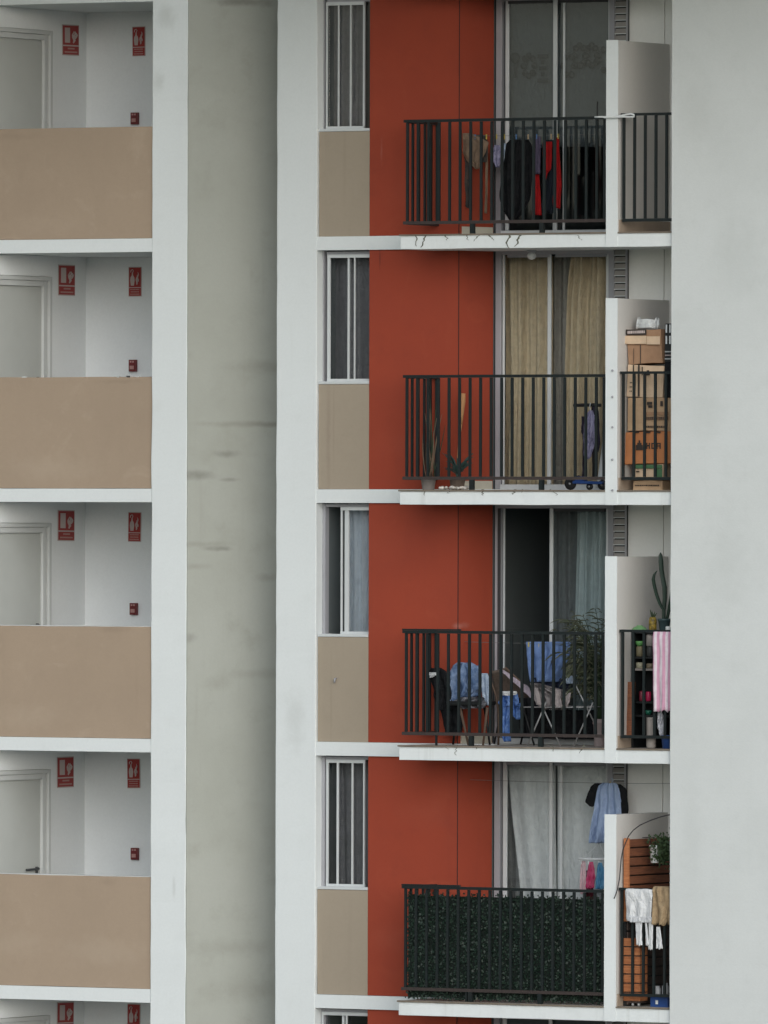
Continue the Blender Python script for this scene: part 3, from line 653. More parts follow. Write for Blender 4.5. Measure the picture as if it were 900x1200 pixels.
# ------------------------------------------------------------------ safety signs and alarm points of the landings
ORD = ['topmost', 'second', 'third', 'fourth', 'lowest']
def letter_rows(q, a0, a1, zc, n, rnd, ax, h, off):
    x = a0
    while x < a1 - .004:
        w = rnd.uniform(.006, .016); w = min(w, a1 - x)
        if ax == 'Y': q.box(off - .0008, off + .0008, x, x + w, zc - h, zc + h)
        else: q.box(x, x + w, off - .0008, off + .0008, zc - h, zc + h)
        x += w + .0035
zr = zl(1)
def cabinet_sign():
    y0, y1 = YA - (100 - 67.6) / 59., YA - (100 - 86.8) / 59.
    z1, z0 = Zz(311.5, 77, YA), Zz(347.5, 77, YA); zm = Zz(336, 77, YA); x = XA + .003
    t = thing('fire_sign', 'x', 'fire sign', (x, (y0 + y1) / 2, z0), 'red fire cabinet signs of the landings')
    MB().box(x, x + .004, y0, y1, z0, z1).build('sign_plate', sign_w, t)
    b = .010; q = MB().box(x + .0042, x + .006, y0 + b, y1 - b, zm + .007, z1 - b); q.build('sign_panel', sign_r, t)
    MB().box(x + .0042, x + .006, y0 + b, y1 - b, z0 + b, zm - .007).build('sign_panel', sign_r, t)
    W_ = y1 - y0; p = MB(); p.box(x + .0062, x + .0075, y0 + .045, y0 + .145, zm + .030, z1 - .032); p.build('cabinet_symbol', sign_w, t)
    f = MB(); rnd = random.Random(4); H = z1 - zm
    for i in range(3):
        pts = [Vector((x + .007, y0 + W_ * (.63 + .05 * math.sin(j * 1.3 + i * 2) + .085 * i - .02 * (i == 1)), zm + .03 + H * .2 * i * .5 + H * (.55 - .1 * i) * j / 6)) for j in range(7)]
        f.tube(pts, [.009, .014, .013, .011, .010, .007, .002], 6)
    f.build('flame_symbol', sign_w, t)
    l = MB(); letter_rows(l, y0 + .10, y1 - .09, zm - .030, 6, rnd, 'Y', .008, x + .0068); letter_rows(l, y0 + .04, y1 - .04, zm - .066, 6, rnd, 'Y', .008, x + .0068)
    l.build('lettering', sign_t, t)
    return t
def ext_sign():
    x0, x1 = X(150.4, YA), X(165.6, YA); z1, z0 = Zz(312.8, 158, YA), Zz(347.5, 158, YA); zm = Zz(337, 158, YA); y = YA - .003
    t = thing('fire_sign', 'x', 'fire sign', ((x0 + x1) / 2, y, z0), 'red extinguisher signs of the landings')
    MB().box(x0, x1, y - .004, y, z0, z1).build('sign_plate', sign_w, t)
    b = .007; MB().box(x0 + b, x1 - b, y - .006, y - .0042, zm + .004, z1 - b).build('sign_panel', sign_r, t)
    MB().box(x0 + b, x1 - b, y - .006, y - .0042, z0 + b, zm - .004).build('sign_panel', sign_r, t)
    e = MB(); cx = x0 + .048
    e.poly([(cx - .018, zm + .020), (cx + .018, zm + .020), (cx + .022, zm + .045), (cx + .027, zm + .075), (cx + .022, zm + .105), (cx + .008, zm + .125), (cx + .006, zm + .15), (cx - .006, zm + .15), (cx - .008, zm + .125), (cx - .022, zm + .105), (cx - .026, zm + .075), (cx - .022, zm + .045)], y - .0078, .0015)
    e.tube([(cx, y - .007, zm + .148), (cx + .012, y - .007, zm + .172), (cx + .002, y - .007, zm + .185), (cx - .016, y - .007, zm + .178), (cx - .020, y - .007, zm + .155)], .0045, 6)
    e.build('extinguisher_symbol', sign_w, t)
    f = MB(); rnd = random.Random(9)
    for i in range(2):
        f.tube([Vector((cx + .052 + .014 * i + .006 * math.sin(j * 1.5 + i), y - .007, zm + .03 + .075 * i * .4 + .10 * j / 6)) for j in range(7)], [.006, .010, .009, .007, .007, .004, .001], 6)
    f.build('flame_symbol', sign_w, t)
    l = MB()
    for zz_, m0 in ((zm - .020, .024), (zm - .044, .028), (zm - .068, .022)): letter_rows(l, x0 + m0, x1 - m0, zz_, 5, rnd, 'X', .006, y - .0068)
    l.build('lettering', sign_t, t)
    return t
def call_point():
    x0, x1 = X(152.6, YA), X(160.8, YA); z1, z0 = Zz(421.6, 157, YA), Zz(435.6, 157, YA); y = YA - .001
    t = thing('alarm_point', 'x', 'alarm button', ((x0 + x1) / 2, y, z0), 'small red alarm points of the landings')
    MB().box(x0, x1, y - .040, y, z0, z1).build('alarm_housing', alarm_d, t, .004)
    h = z1 - z0; w = x1 - x0; q = MB()
    q.box(x0 + w * .18, x0 + w * .42, y - .0425, y - .0405, z1 - h * .24, z1 - h * .10); q.box(x0 + w * .52, x0 + w * .78, y - .0425, y - .0405, z1 - h * .24, z1 - h * .10)
    q.build('alarm_label', sign_t, t)
    g_ = MB(); g_.box(x0 + w * .18, x0 + w * .76, y - .0445, y - .0405, z0 + h * .20, z0 + h * .50); g_.build('alarm_button', sign_t, t)
    return t
a = cabinet_sign(); b = ext_sign(); c = call_point()
a['label'] = 'red fire sign with white rectangle on the second landing from the top'
b['label'] = 'red extinguisher sign beside the white column on the second landing from the top'
c['label'] = 'small dark red alarm button above the brown parapet of the second landing from the top'
offs = {0: (4.0, 6.0), 2: (0, 0), 3: (.0, 1.5), 4: (.5, 1.5)}
for k, (dx, dy) in offs.items():
    dzv = -P * (k - 1)
    wh = {0: 'on the topmost landing', 2: 'on the third landing from the top', 3: 'on the fourth landing from the top', 4: 'on the lowest landing, cut by the picture edge'}[k]
    sa = copy_thing(a, (0, dx / 59., dzv - dy / 118.), 'red fire sign with white rectangle ' + wh); sa.rotation_euler = (R({0: .8, 2: -.5, 3: .4, 4: -1.0}[k]), 0, 0)
    sb = copy_thing(b, (dx / 102., 0, dzv - dy / 118.), 'red extinguisher sign beside the white column ' + wh); sb.rotation_euler = (0, R({0: -.6, 2: .7, 3: -.9, 4: .5}[k]), 0)
    if k < 4: copy_thing(c, ({0: .015, 2: .018, 3: .038}[k], 0, dzv + {0: .02, 2: .02, 3: .025}[k]), 'small dark red alarm button above the brown parapet ' + {0: 'of the topmost landing', 2: 'of the third landing from the top', 3: 'of the fourth landing from the top'}[k])

# ------------------------------------------------------------------ curtains
beige_v = cloth('beige_curtain', (.76, .64, .45), .3, trans=.2)
teal_v = cloth('teal_sheer', (.56, .66, .67), .2, trans=.35)
blue_v = cloth('bluish_sheer', (.68, .75, .82), .15, trans=.3)
white_v = cloth('white_sheet', (.88, .90, .90), .2, trans=.25)
dgrey_v = cloth('dark_grey_curtain', (.19, .19, .20), .3, trans=.1)
YCU = YD + .115
curtain('curtain', 'beige curtain behind the left pane of the second balcony door', [(300, 591, 647), (440, 592, 647), (572, 590, 647)], YCU + .05, beige_v, 5, .042, 1)
curtain('curtain', 'gathered beige curtain behind the right pane of the second balcony door', [(300, 668, 722), (360, 664, 722), (572, 657, 722)], YCU + .05, beige_v, 5.5, .048, 2)
curtain('curtain', 'dull grey sheet added for the glass reflection between the beige curtains of the second balcony door', [(300, 642, 678), (572, 642, 676)], YCU + .22, cloth('grey_reflection_sheet', (.42, .40, .36), .3, trans=.1), 3, .03, 9)  # added sheet, stands for the grey reflection in the gap
curtain('curtain', 'grey curtain showing at the left of the slanting white sheet', [(896, 586, 618), (1165, 586, 626)], YCU + .15, cloth('grey_backing_curtain', (.30, .31, .31), .3, trans=.1), 3, .02, 10)  # plain grey backing layer that fills the wedge beside the sheet
curtain('curtain', 'thin teal curtain behind the third balcony door', [(596, 676, 716), (700, 673, 716), (860, 671, 716)], YCU + .03, teal_v, 5, .035, 3)
curtain('curtain', 'dim grey net curtain in the middle of the third balcony door', [(596, 647, 684), (860, 647, 682)], YCU + .2, cloth('grey_net', (.19, .215, .22), .3, trans=.2), 3, .02, 14)
curtain('sheet', 'white sheet hung slanting behind the left pane of the lowest balcony door', [(896, 594, 650), (960, 600, 650), (1020, 607, 651), (1165, 622, 651)], YCU, white_v, 2.2, .018, 4)
curtain('sheet', 'pale sheet filling the right pane of the lowest balcony door', [(896, 653, 722), (1000, 653, 722), (1165, 653, 722)], YCU, white_v, 2.5, .015, 5)
curtain('curtain', 'pale bluish curtain in the narrow window of the third storey', [(590, 408, 447), (745, 408, 447)], .32, blue_v, 3.4, .034, 6)
curtain('curtain', 'dark grey curtain in the barred window of the topmost storey', [(-4, 384, 428), (150, 384, 426)], .34, dgrey_v, 4, .02, 7)
curtain('curtain', 'dark curtain in the barred window of the lowest full storey', [(888, 396, 440), (1040, 398, 440)], .36, dgrey_v, 3, .02, 8)

curtain('curtain', 'flat grey curtain in the narrow window of the second storey', [(296, 386, 447), (450, 386, 447)], .34, dgrey_v, 2.2, .018, 12)

# ------------------------------------------------------------------ topmost balcony: washing
YH = .075
line(0, 158, YH, XR1 + .001, XF0 - .001, 'thin clothes line across the topmost balcony')
hang('beige_top', 'beige garment with long ties hanging on the topmost balcony', 'garment',
     [[(156, 541, 552), (160, 540.5, 561), (167, 540.5, 572.5), (180, 542, 568), (188, 546, 564), (198, 557, 560)]], YH, beige_c, 'washing on the topmost balcony', .014, 2, 1)
hang('trousers', 'dark trousers hanging behind the beige garment on the topmost balcony', 'trousers',
     [[(158, 545, 571), (178, 544, 572), (190, 543, 571)], [(186, 542, 553), (215, 543, 552), (243, 545.5, 552)]], YH + .03, cloth('brown_grey_cloth', (.055, .055, .055), .6, (.14, .10, .08)), 'washing on the topmost balcony', .012, 2, 3)
hang('scarf', 'long narrow beige strip of cloth on the topmost balcony', 'scarf', [[(165, 567, 572), (190, 569, 572), (220, 569.3, 571.6), (250, 568, 571)]], YH + .05, beige_c, 'washing on the topmost balcony', .006, 1, 3)
hang('cloth', 'small lilac patterned cloth hanging beside the door frame', 'cloth', [[(170, 579, 586), (180, 577, 586), (188, 577, 585.5), (196, 582, 585)]], YH + .1, lilac_c, 'washing on the topmost balcony', .014, 2, 5)
hang('cloth', 'small pale blue cloth hanging at the edge of the topmost door', 'cloth', [[(168, 588, 593), (178, 588, 592), (197, 588, 589.5)]], YH + .1, pale_c, 'washing on the topmost balcony', .01, 1, 6)
hang('dress', 'wide black garment hanging in front of the topmost door', 'garment', [[(164, 598, 620), (170, 592, 624), (200, 587, 625), (235, 588, 622), (248, 591, 616), (257, 597, 607)]], YH + .12, black_c, 'washing on the topmost balcony', .03, 4, 7)
hang('towel', 'narrow grey purple cloth hanging beside the red garment', 'towel', [[(160, 626, 633.5), (180, 626, 633), (204, 625.5, 632.5)]], YH, purple_c, 'washing on the topmost balcony', .01, 2, 8)
hang('jacket', 'bright red garment with long sleeves on the topmost balcony', 'jacket',
     [[(166, 636, 647), (185, 636, 647), (198, 637, 646), (203, 637.5, 642), (210, 637.8, 640)], [(202, 628.5, 631.5), (230, 626, 633), (252, 624.3, 634)], [(161, 651, 655), (185, 649.5, 656), (215, 649, 657.5), (244, 648.5, 656)]], YH + .05, red_c, 'washing on the topmost balcony', .012, 1.5, 9)
hang('cloth', 'dark blue cloth hanging between the red sleeves', 'cloth', [[(164, 640, 652), (200, 642, 651), (250, 634, 648)]], YH + .10, cloth('navy_cloth', (.02, .025, .035), .3), 'washing on the topmost balcony', .014, 2, 11)
mb = MB(); cpts = [(697, 137.2), (703, 137), (708, 137), (714, 137.5), (719, 136.6), (726, 136), (733, 134.4), (739, 133.4), (743, 134.5), (743, 136.6), (738, 137), (731, 136.8), (724, 137.2), (716, 137.2), (709, 137.8), (705, 136.6)]
mb.tube([pt(x, y, -.664) for x, y in cpts], .0095, 7)
tag(mb.build('cord', plw), 'white cord looped round the topmost railing and divider', 'cord')
mb = MB(); p = pt(700, 137, YB); mb.tube([p, p + Vector((0, 0, .06)), p + Vector((.002, 0, .15))], [.006, .007, .008], 8)
tag(mb.build('peg', plb), 'short black rod standing on the topmost railing', 'rod')
gl = MB(); rnd = random.Random(5); yg = YD + .075
for px, py, n_ in ((603.5, 76, 3), (619.5, 77, 8), (636, 80, 0), (666, 77, 6), (679, 65, 8), (693, 65, 8), (707, 70, 4)):
    c0 = pt(px, py, yg)
    if n_ == 0:
        for dz, w in ((.12, .06), (.06, .02), (0, .04), (-.06, .02), (-.12, .06)): gl.box(c0.x - w, c0.x + w, yg, yg + .002, c0.z + dz - .02, c0.z + dz + .02)
    elif n_ == 3:
        gl.lathe(c0 + Vector((0, 0, .07)), [(.055, 0), (.055, .002)], 14, 'Y'); gl.box(c0.x - .014, c0.x + .014, yg, yg + .002, c0.z - .13, c0.z + .02)
    else:
        for j in range(n_):
            a_ = 2 * math.pi * j / n_; gl.lathe(c0 + Vector((.062 * math.cos(a_), .0004 * j, .10 * math.sin(a_))), [(.034, 0), (.034, .002)], 10, 'Y')
tag(gl.build('paper_garland', simple('grey_paper', (.07, .075, .075), .9)), 'row of dim paper cut-outs stuck behind the topmost door glass', 'garland')

# ------------------------------------------------------------------ second balcony
f1 = fz(1)
bl = MB(); zb1_, zb2_ = zk(-1) - .17, Zz(173, 640, YD + .14)
bl.grid(lambda u, v: Vector((X(588, YD) + (X(714, YD) - X(588, YD)) * u, YD + .13 + .006 * noise.noise((u * 7, v * 2, 0)), zb1_ + (zb2_ + .012 * noise.noise((u * 22, 1, 1)) + .01 * noise.noise((u * 60, 1, 1)) - zb1_) * v)), 60, 12)
tag(bl.build('blind', cloth('grey_blind', (.16, .18, .185), .15, trans=.1), None, 0, .004), 'plain grey blind half lowered behind the topmost door', 'blind')
lm = pt(623, 296, .25); t = thing('ceiling_lamp', 'small white globe lamp under the soffit of the second balcony', 'lamp', (lm.x, lm.y, zk(0) - .152 - .10))
zc_ = zk(0) - .152
MB().lathe((lm.x, lm.y, zc_ - .022), [(.05, .022), (.05, .008), (.03, 0)], 16).build('lamp_base', alug, t)
MB().lathe((lm.x, lm.y, zc_ - .095), [(.004, 0), (.03, .008), (.046, .03), (.046, .045), (.03, .068), (.02, .073)], 16).build('lamp_globe', plw, t)
# plants
pc = pt(502, 573, -.30); pc.z = f1
t = thing('potted_plant', 'tall dark spiky plant in a grey pot on the second balcony', 'potted plant', pc)
pot(pc, .058, .078, .125, gpot, t)
mb = MB(); md = MB(); rnd = random.Random(2)
for i in range(15):
    b_ = pc + Vector((rnd.uniform(-.05, .05), rnd.uniform(-.04, .04), .11)); hgt = rnd.uniform(.35, .86); ax = rnd.uniform(-.08, .11)
    q = md if i % 5 in (1, 2, 4) else mb
    q.blade(b_, b_ + Vector((ax, rnd.uniform(-.08, .08), hgt)), rnd.uniform(.009, .018), (rnd.uniform(-.03, .03), 0, 0), 7, (rnd.uniform(-.5, .5), 1, 0))
mb.build('leaves', leaf_m, t, 0, .003); md.build('dry_leaves', dry_m, t, 0, .003)
pc = pt(536, 573, -.22); pc.z = f1
t = thing('potted_plant', 'low bluish green plant in a brown pot beside the spiky one', 'potted plant', pc)
pot(pc, .062, .082, .12, clay, t); mb = MB()
for i in range(34):
    a_ = rnd.uniform(0, 6.28); l = rnd.uniform(.07, .19); b_ = pc + Vector((0, 0, .13 + rnd.uniform(0, .06)))
    mb.blade(b_, b_ + Vector((math.cos(a_) * l, math.sin(a_) * l * .6, rnd.uniform(.02, .20))), rnd.uniform(.022, .042), (0, 0, .02), 5, (0, .4, 1))
mb.tube([pc + Vector((0, 0, .1)), pc + Vector((-.01, 0, .22))], .01); mb.build('leaves', tealleaf, t, 0, .003)
mb = MB(); mb.tube([pt(535, 560, -.18), pt(538, 515, -.08), pt(540.5, 497, -.03)], [.009, .010, .012], 8); mb.tube([pt(540.5, 497, -.03), pt(541.3, 485, -.03), pt(542.6, 470, -.03), pt(543, 461, -.03)], [.012, .020, .026, .022], 8)
tag(mb.build('paddle', lightw), 'long wooden paddle leaning on the red wall of the second balcony', 'paddle')
pb = MB(); rnd = random.Random(8)
for i in range(60):
    c_ = pt(rnd.uniform(515, 551), 574, rnd.uniform(-.55, -.42)); r_ = rnd.uniform(.010, .022); c_.z = f1 + r_ * .7 + rnd.uniform(0, .012)
    pb.lathe(c_, [(.2 * r_, -r_ * .7), (r_ * .9, -r_ * .3), (r_, .1 * r_), (.6 * r_, .6 * r_), (.1 * r_, .75 * r_)], 7)
tag(pb.build('pebbles', simple('white_pebble', (.62, .58, .53), .8, .4, 30)), 'row of white pebbles along the edge of the second balcony', 'pebbles', None, 'stuff')
# kick scooter
YS = -.20; sc = thing('kick_scooter', 'blue and black kick scooter parked on the second balcony', 'scooter', Vector((X(690, YS), YS, f1)))
def P2(px, py, dy=0): return pt(px, py, YS + dy)
for px, r_ in ((668.5, .062), (691, .034), (706, .05)):
    wq = MB(); c_ = P2(px, 573); c_.z = f1 + r_; wq.lathe(c_ + Vector((0, -.015, 0)), [(r_ * .45, 0), (r_ * .92, 0), (r_, .006), (r_, .024), (r_ * .92, .03), (r_ * .45, .03)], 20, 'Y')
    wh_ = wq.build('wheel', plb, sc); hq = MB(); hq.lathe(c_ + Vector((0, -.019, 0)), [(.012, 0), (.012, .038)], 10, 'Y'); hq.build('hub', steel, wh_)
d_ = MB(); d_.obox((P2(691, 565.5)), (.165, 0, -.003), (0, .055, 0), (0, 0, .014)); d_.obox(P2(681, 561), (.05, 0, .0), (0, .045, 0), (0, 0, .022)); d_.build('deck', plblue, sc, .006)
d_ = MB(); d_.tube([P2(668.5, 566), P2(672, 561), P2(679, 559)], .02, 8); d_.build('fork', plb, sc)
d_ = MB(); d_.tube([P2(696, 562), P2(695.5, 520), P2(695, 474)], .016, 10); d_.build('stem', plb, sc)
d_ = MB(); d_.tube([P2(672.5, 475), P2(696, 474.5), P2(704, 475)], .017, 10); d_.build('handlebar', plb, sc)
hg = MB(); hg.tube([P2(692, 472, -.03), P2(691, 477, -.03), P2(692.5, 481, -.03), P2(686, 491, -.03), P2(699, 490, -.03), P2(692.5, 481, -.03)], .004, 6)
tag(hg.build('hanger', plw), 'white wire hanger on the scooter handlebar', 'hanger')
hang('shirt', 'lilac and white shirt hanging from the scooter handlebar', 'shirt', [[(481, 691.5, 694), (488, 685.5, 697), (500, 684.5, 697), (520, 684.5, 696), (535, 686.5, 693), (538, 686.5, 689)]], YS - .045, lilac_c, 'clothes on the scooter handlebar', .026, 3, 2)
hang('jacket', 'dark jacket hanging behind the lilac shirt on the scooter handlebar', 'jacket', [[(476, 695, 700), (484, 692, 702), (500, 690, 703), (520, 692, 704), (530, 695, 702)], [(488, 681.5, 686), (505, 681, 686), (515, 683, 687)], [(505, 683, 687), (535, 682.5, 686), (560, 683, 686)]], YS - .02, cloth('dark_purple_cloth', (.03, .026, .042), .5, (.06, .05, .09)), 'clothes on the scooter handlebar', .016, 2, 3)
mb = MB(); q0, q1, q2 = pt(706.5, 512, -.02), pt(699, 560, -.08), pt(710, 560, -.08)
mb.add([q0, q1, q2, q0 + Vector((.0, .012, 0)), q1 + Vector((0, .012, 0)), q2 + Vector((0, .012, 0))], [(0, 1, 2), (5, 4, 3), (0, 3, 4, 1), (1, 4, 5, 2), (2, 5, 3, 0)])
for v in mb.v:
    if v.z < f1 + .2: v.z = f1 + .02
tag(mb.build('board', plw), 'white triangular board leaning behind the scooter', 'board')
# cartons of the utility bay
CG = 'cartons stacked in the second utility bay'; YC = -.46
def dashes(a, b, c, n, seed, h=2.2, rows_=1, gap=4.5):
    r_ = random.Random(seed); out = []
    for j in range(rows_):
        x = a
        while x < b:
            w_ = r_.uniform(.7, 2.0); out.append((x, min(b, x + w_), c + j * gap, c + j * gap + h)); x += w_ + .6
    return out
boxthing('cardboard_box', 'small flattened tan carton on the floor, lowest of its stack', 'cardboard box', 742, 776, 563, 574.6, YC, .28, card, CG, 0, (('printing', ink, dashes(745, 773, 568, 9, 3, 1.6), .003),))
boxthing('cardboard_box', 'pale carton with green printed band, under the orange box', 'cardboard box', 743, 777, 544, 562.2, YC, .28, card2, CG, 0, (('print_band', green_p, [(743.4, 776.6, 544.6, 549)] + [(770, 776.6, 549.5, 561)], .003), ('printing', ink, [(746, 750, 552, 553.4)], .003)))
boxthing('cardboard_box', 'wide orange carton with black emblem and lettering', 'cardboard box', 732.5, 790, 506, 543.6, YC, .40, orange, CG, 0,
    (('printing', ink, [(746, 754, 521.5, 527.5), (747.5, 752.5, 519, 521.5), (749, 751, 516, 519), (758, 759.4, 519, 526), (759.5, 761, 521.5, 523), (761, 762.4, 519, 526), (764, 765.2, 519, 526), (765.2, 767.2, 519, 520.4), (765.2, 767.2, 524.6, 526), (767.2, 768.4, 519, 526), (770, 771.4, 519, 526), (771.4, 773.6, 519, 520.4), (771.4, 773.6, 522, 523.2), (773.6, 775, 519, 526)], .004),
     ('hand_hole', ink, [(744, 749.5, 505.9, 507.6), (757, 763, 505.9, 507.6), (770, 775, 505.9, 507.6)], .004)))
boxthing('cardboard_box', 'brown carton with dark printed bands, on top of the orange box', 'cardboard box', 735, 789, 466.5, 505.6, YC, .36, card, CG, .012,
    (('printing', ink, dashes(757, 783, 488.5, 9, 5, 3.4) + dashes(757, 782, 499, 9, 6, 2.2) + [(758.5, 764.5, 471, 474.5), (760, 764.8, 475, 478), (774, 777, 470, 476)], .004), ('print_band', card3, [(757, 784, 483, 486.4), (757, 784, 488.2, 492.2)], .003)))
boxthing('cardboard_box', 'pale carton just above the railing with vertical dark stripes', 'cardboard box', 733.5, 776, 428, 465.6, YC, .34, card2, CG, .05,
    (('printing', ink, [(740.5, 742, 428, 442), (746.5, 748.5, 427.8, 465), (751, 752.2, 430, 440)] + dashes(738, 741, 448, 3, 4, 1.5, 3, 5) + [(757, 760, 434, 436), (756, 761, 437, 440)], .005),))
boxthing('cardboard_box', 'slumped brown carton with open pale flap, topmost of its stack', 'cardboard box', 736, 776, 386.5, 426.6, YC + .02, .32, card3, CG, -.075,
    (('carton_flap', card2, [(735.2, 760.6, 393, 402.5), (761, 776.5, 394.5, 404)], .014), ('print_band', ink, [(737, 761, 385.6, 392)], .012), ('printing', sign_w, dashes(739, 759, 387.4, 9, 12, 3.2), .014), ('crease', ink, [(752, 752.9, 404, 426), (744, 744.5, 408, 426)], .004)))
mb = MB(); zb_ = Zz(386, 757, YC); x0_, x1_ = X(746.5, YC + .12), X(771.5, YC + .12)
def bag(u, v):
    a = 2 * math.pi * u; r_ = (1, 1.03, .98, .9)[min(3, int(v * 3.99))]
    e_ = .025 * max(0, v - .5) * (1 if math.cos(a) ** 2 > .8 else -.5)
    return Vector(((x0_ + x1_) / 2 + (x1_ - x0_) / 2 * math.cos(a) * r_ + .006 * noise.noise((u * 9, v * 4, 0)), YC + .12 + .09 * math.sin(a) + .008 * noise.noise((u * 12, v * 5, 1)), zb_ + .012 + .095 * v + e_ + .01 * noise.noise((u * 7, v * 3, 2))))
mb.grid(bag, 40, 8)
for px in (747, 771): mb.tube([pt(px - .8, 386, YC + .06), pt(px, 380, YC + .05), pt(px + .9, 373.5, YC + .06)], [.010, .013, .008], 8)
tag(mb.build('plastic_bag', simple('crumpled_plastic', (.62, .64, .64), .35, .6, 25, .6, dark=(.30, .31, .32)), None, 0, .003), 'crumpled white plastic bag on top of the carton stack', 'bag')
bt = boxthing('black_bag', 'black bag squeezed between the cartons and the pale grey side wall', 'bag', 777.5, 792, 424, 465.6, YC, .3, black_c)
cr = thing('wire_crate', 'black crate with white bars beside the topmost cartons', 'crate', Vector((X(783, YC), YC + .12, Zz(423.6, 783, YC))))
mb = MB(); x0_, x1_ = X(777, YC), X(792, YC); zc0, zc1 = Zz(423.6, 783, YC), Zz(379, 783, YC); mb.wbox(x0_, x1_, YC + .03, YC + .24, zc0, zc1, .05, .004, 3); mb.build('crate_body', plb, cr)
mb = MB()
for i in range(4):
    for j in range(2): mb.box(x0_ + .012 + .04 * i, x0_ + .026 + .04 * i, YC + .022, YC + .0295, zc1 - .09 - .11 * j, zc1 - .01 - .11 * j)
mb.build('bars', plw, cr)
for i in range(3): MB().box(x0_ + .003, x1_, YC + .021, YC + .0292, zc0 + .02 + .035 * i, zc0 + .032 + .035 * i).build('slat', pinkpot if i == 1 else steel, cr)
# ------------------------------------------------------------------ third balcony: chairs, washing, palm
f2 = fz(2)
def P3(px, py, Y): return pt(px, py, Y)
def onfloor(px, Y, f): p = pt(px, 870, Y); p.z = f; return p
line(2, 752.5, .12, XR1 + .001, XF0 - .001, 'thin clothes line across the third balcony')
ch = thing('dining_chair', 'dark chair with brown legs buried under jeans on the third balcony', 'chair', onfloor(550, -.19, f2))
for a_, b_ in (((539, 828, -.34), (549, -.36)), ((571, 829, -.34), (566, -.36)), ((536, 828, -.04), (531, -.01)), ((568, 829, -.04), (574, -.01))):
    q = MB(); q.tube([P3(*a_), onfloor(b_[0], b_[1], f2)], [.014, .011], 8); q.build('leg', seat_b if a_[2] < -.1 else plb, ch)
q = MB(); q.obox(P3(552, 824, -.19), (.19, 0, 0), (0, .17, 0), (0, 0, .022)); q.build('seat', plb, ch, .012)
q = MB(); q.tube([P3(529, 822, -.03), P3(527, 800, -.02), P3(532, 783, -.01), P3(543, 779, -.01), P3(554, 783, -.01), P3(559, 800, -.02), P3(561, 822, -.03)], .012, 8); q.build('back_frame', plb, ch)
q = MB(); q.obox(P3(543, 803, -.015), (.13, 0, 0), (0, .006, 0), (0, 0, .13)); q.build('backrest', black_c, ch, .004)
hang('jeans', 'faded blue jeans thrown over the dark chair', 'jeans', [[(776.5, 537, 552), (780, 531, 557), (788, 527, 560), (800, 527, 561), (806, 526, 562), (811, 529.5, 558.5), (815, 528, 560), (819, 531, 552), (826, 530, 543)], [(780, 540, 561), (790, 543, 563.5), (803, 546, 561), (812, 549, 559)]], -.085, denim_c, 'washing on the third balcony', .055, 2.5, 2, .01)
hang('jacket', 'black jacket with a white trim hanging off the side of the dark chair', 'jacket', [[(783, 505, 516), (787, 502, 523), (796, 503, 526), (805, 507, 527), (820, 509, 529), (832, 513, 530)], [(826, 514, 541), (845, 519, 541), (861, 522, 540)]], -.16, black_c, 'washing on the third balcony', .03, 2, 4, .01)
hang('cloth', 'small white cloth tucked under the black jacket', 'cloth', [[(788, 503, 512), (791, 502.5, 511), (794, 503, 506)]], -.22, white_c, 'washing on the third balcony', .01, 1, 1)
hang('shirt', 'pale blue shirt hanging between the two chairs', 'shirt', [[(789, 565, 571), (795, 563.5, 572.5), (808, 564, 573), (816, 565.5, 574), (826, 568.5, 574)]], -.22, pale_c, 'washing on the third balcony', .02, 2, 5, .008)
lc = thing('lounge_chair', 'reclining chair with brown woven sling on the third balcony', 'chair', onfloor(600, .2, f2))
q = MB()
def sling(u, v):
    a_ = Vector(P3(576 + 4 * v, 787 + 38 * v, .05 + .25 * v)); b_ = Vector(P3(592 + 34 * v, 782.5 + 33 * v, .16 + .2 * v)); p = a_.lerp(b_, u); p.y += .03 * math.sin(math.pi * u) + .02 * math.sin(math.pi * v); return p
q.grid(sling, 14, 16); q.build('sling', wick, lc, 0, .012)
q = MB(); q.tube([P3(573, 790, .04), P3(576, 800, .02), P3(581, 815, .0), P3(584, 832, .0), P3(584.5, 850, .0), onfloor(584, .0, f2)], .011, 8); q.tube([P3(592, 782, .16), P3(610, 799, .25), P3(626, 815, .36)], .010, 8); q.build('frame', seat_b, lc)
for a_, b_, Y_ in ((590, 579, .2), (622, 610, .34), (611, 626, .05)):
    q = MB(); q.tube([P3(a_, 822, Y_), onfloor(b_, Y_, f2)], .010, 8); q.build('leg', plb, lc)
q = MB()
def lil(u, v):
    a_ = P3(587 + 35 * u, 782 + 24 * u, .12 + .2 * u - .03); b_ = P3(590 + 36 * u, 787 + 32 * u, .12 + .2 * u - .05)
    p = a_.lerp(b_, v * 1.05); p.z += .006 * noise.noise((u * 6, v * 2, 1)); p.y += .02 * noise.noise((u * 5, v * 3, 4)) - .03; return p
q.grid(lil, 24, 10); tag(q.build('towel', plilac_c, None, 0, .008), 'pale lilac towel lying along the reclining chair', 'towel', 'washing on the third balcony')
hang('trousers', 'bright blue trousers hanging upside down in front of the reclining chair', 'trousers',
     [[(811, 587, 606), (818, 586.5, 608.5), (828, 586.5, 609)], [(824, 586.5, 599), (840, 587.5, 597), (853, 588.5, 595.5), (860, 588, 597), (869, 591, 596.5)], [(824, 599, 609), (836, 602, 609), (843, 604.5, 608.5)]], -.12, blue_c, 'washing on the third balcony', .034, 2, 7, .008)
hang('cloth', 'white waistband cloth laid over the blue trousers', 'cloth', [[(810, 588, 605), (812, 587, 606), (815, 588, 604)]], -.15, white_c, 'washing on the third balcony', .008, 2, 1)
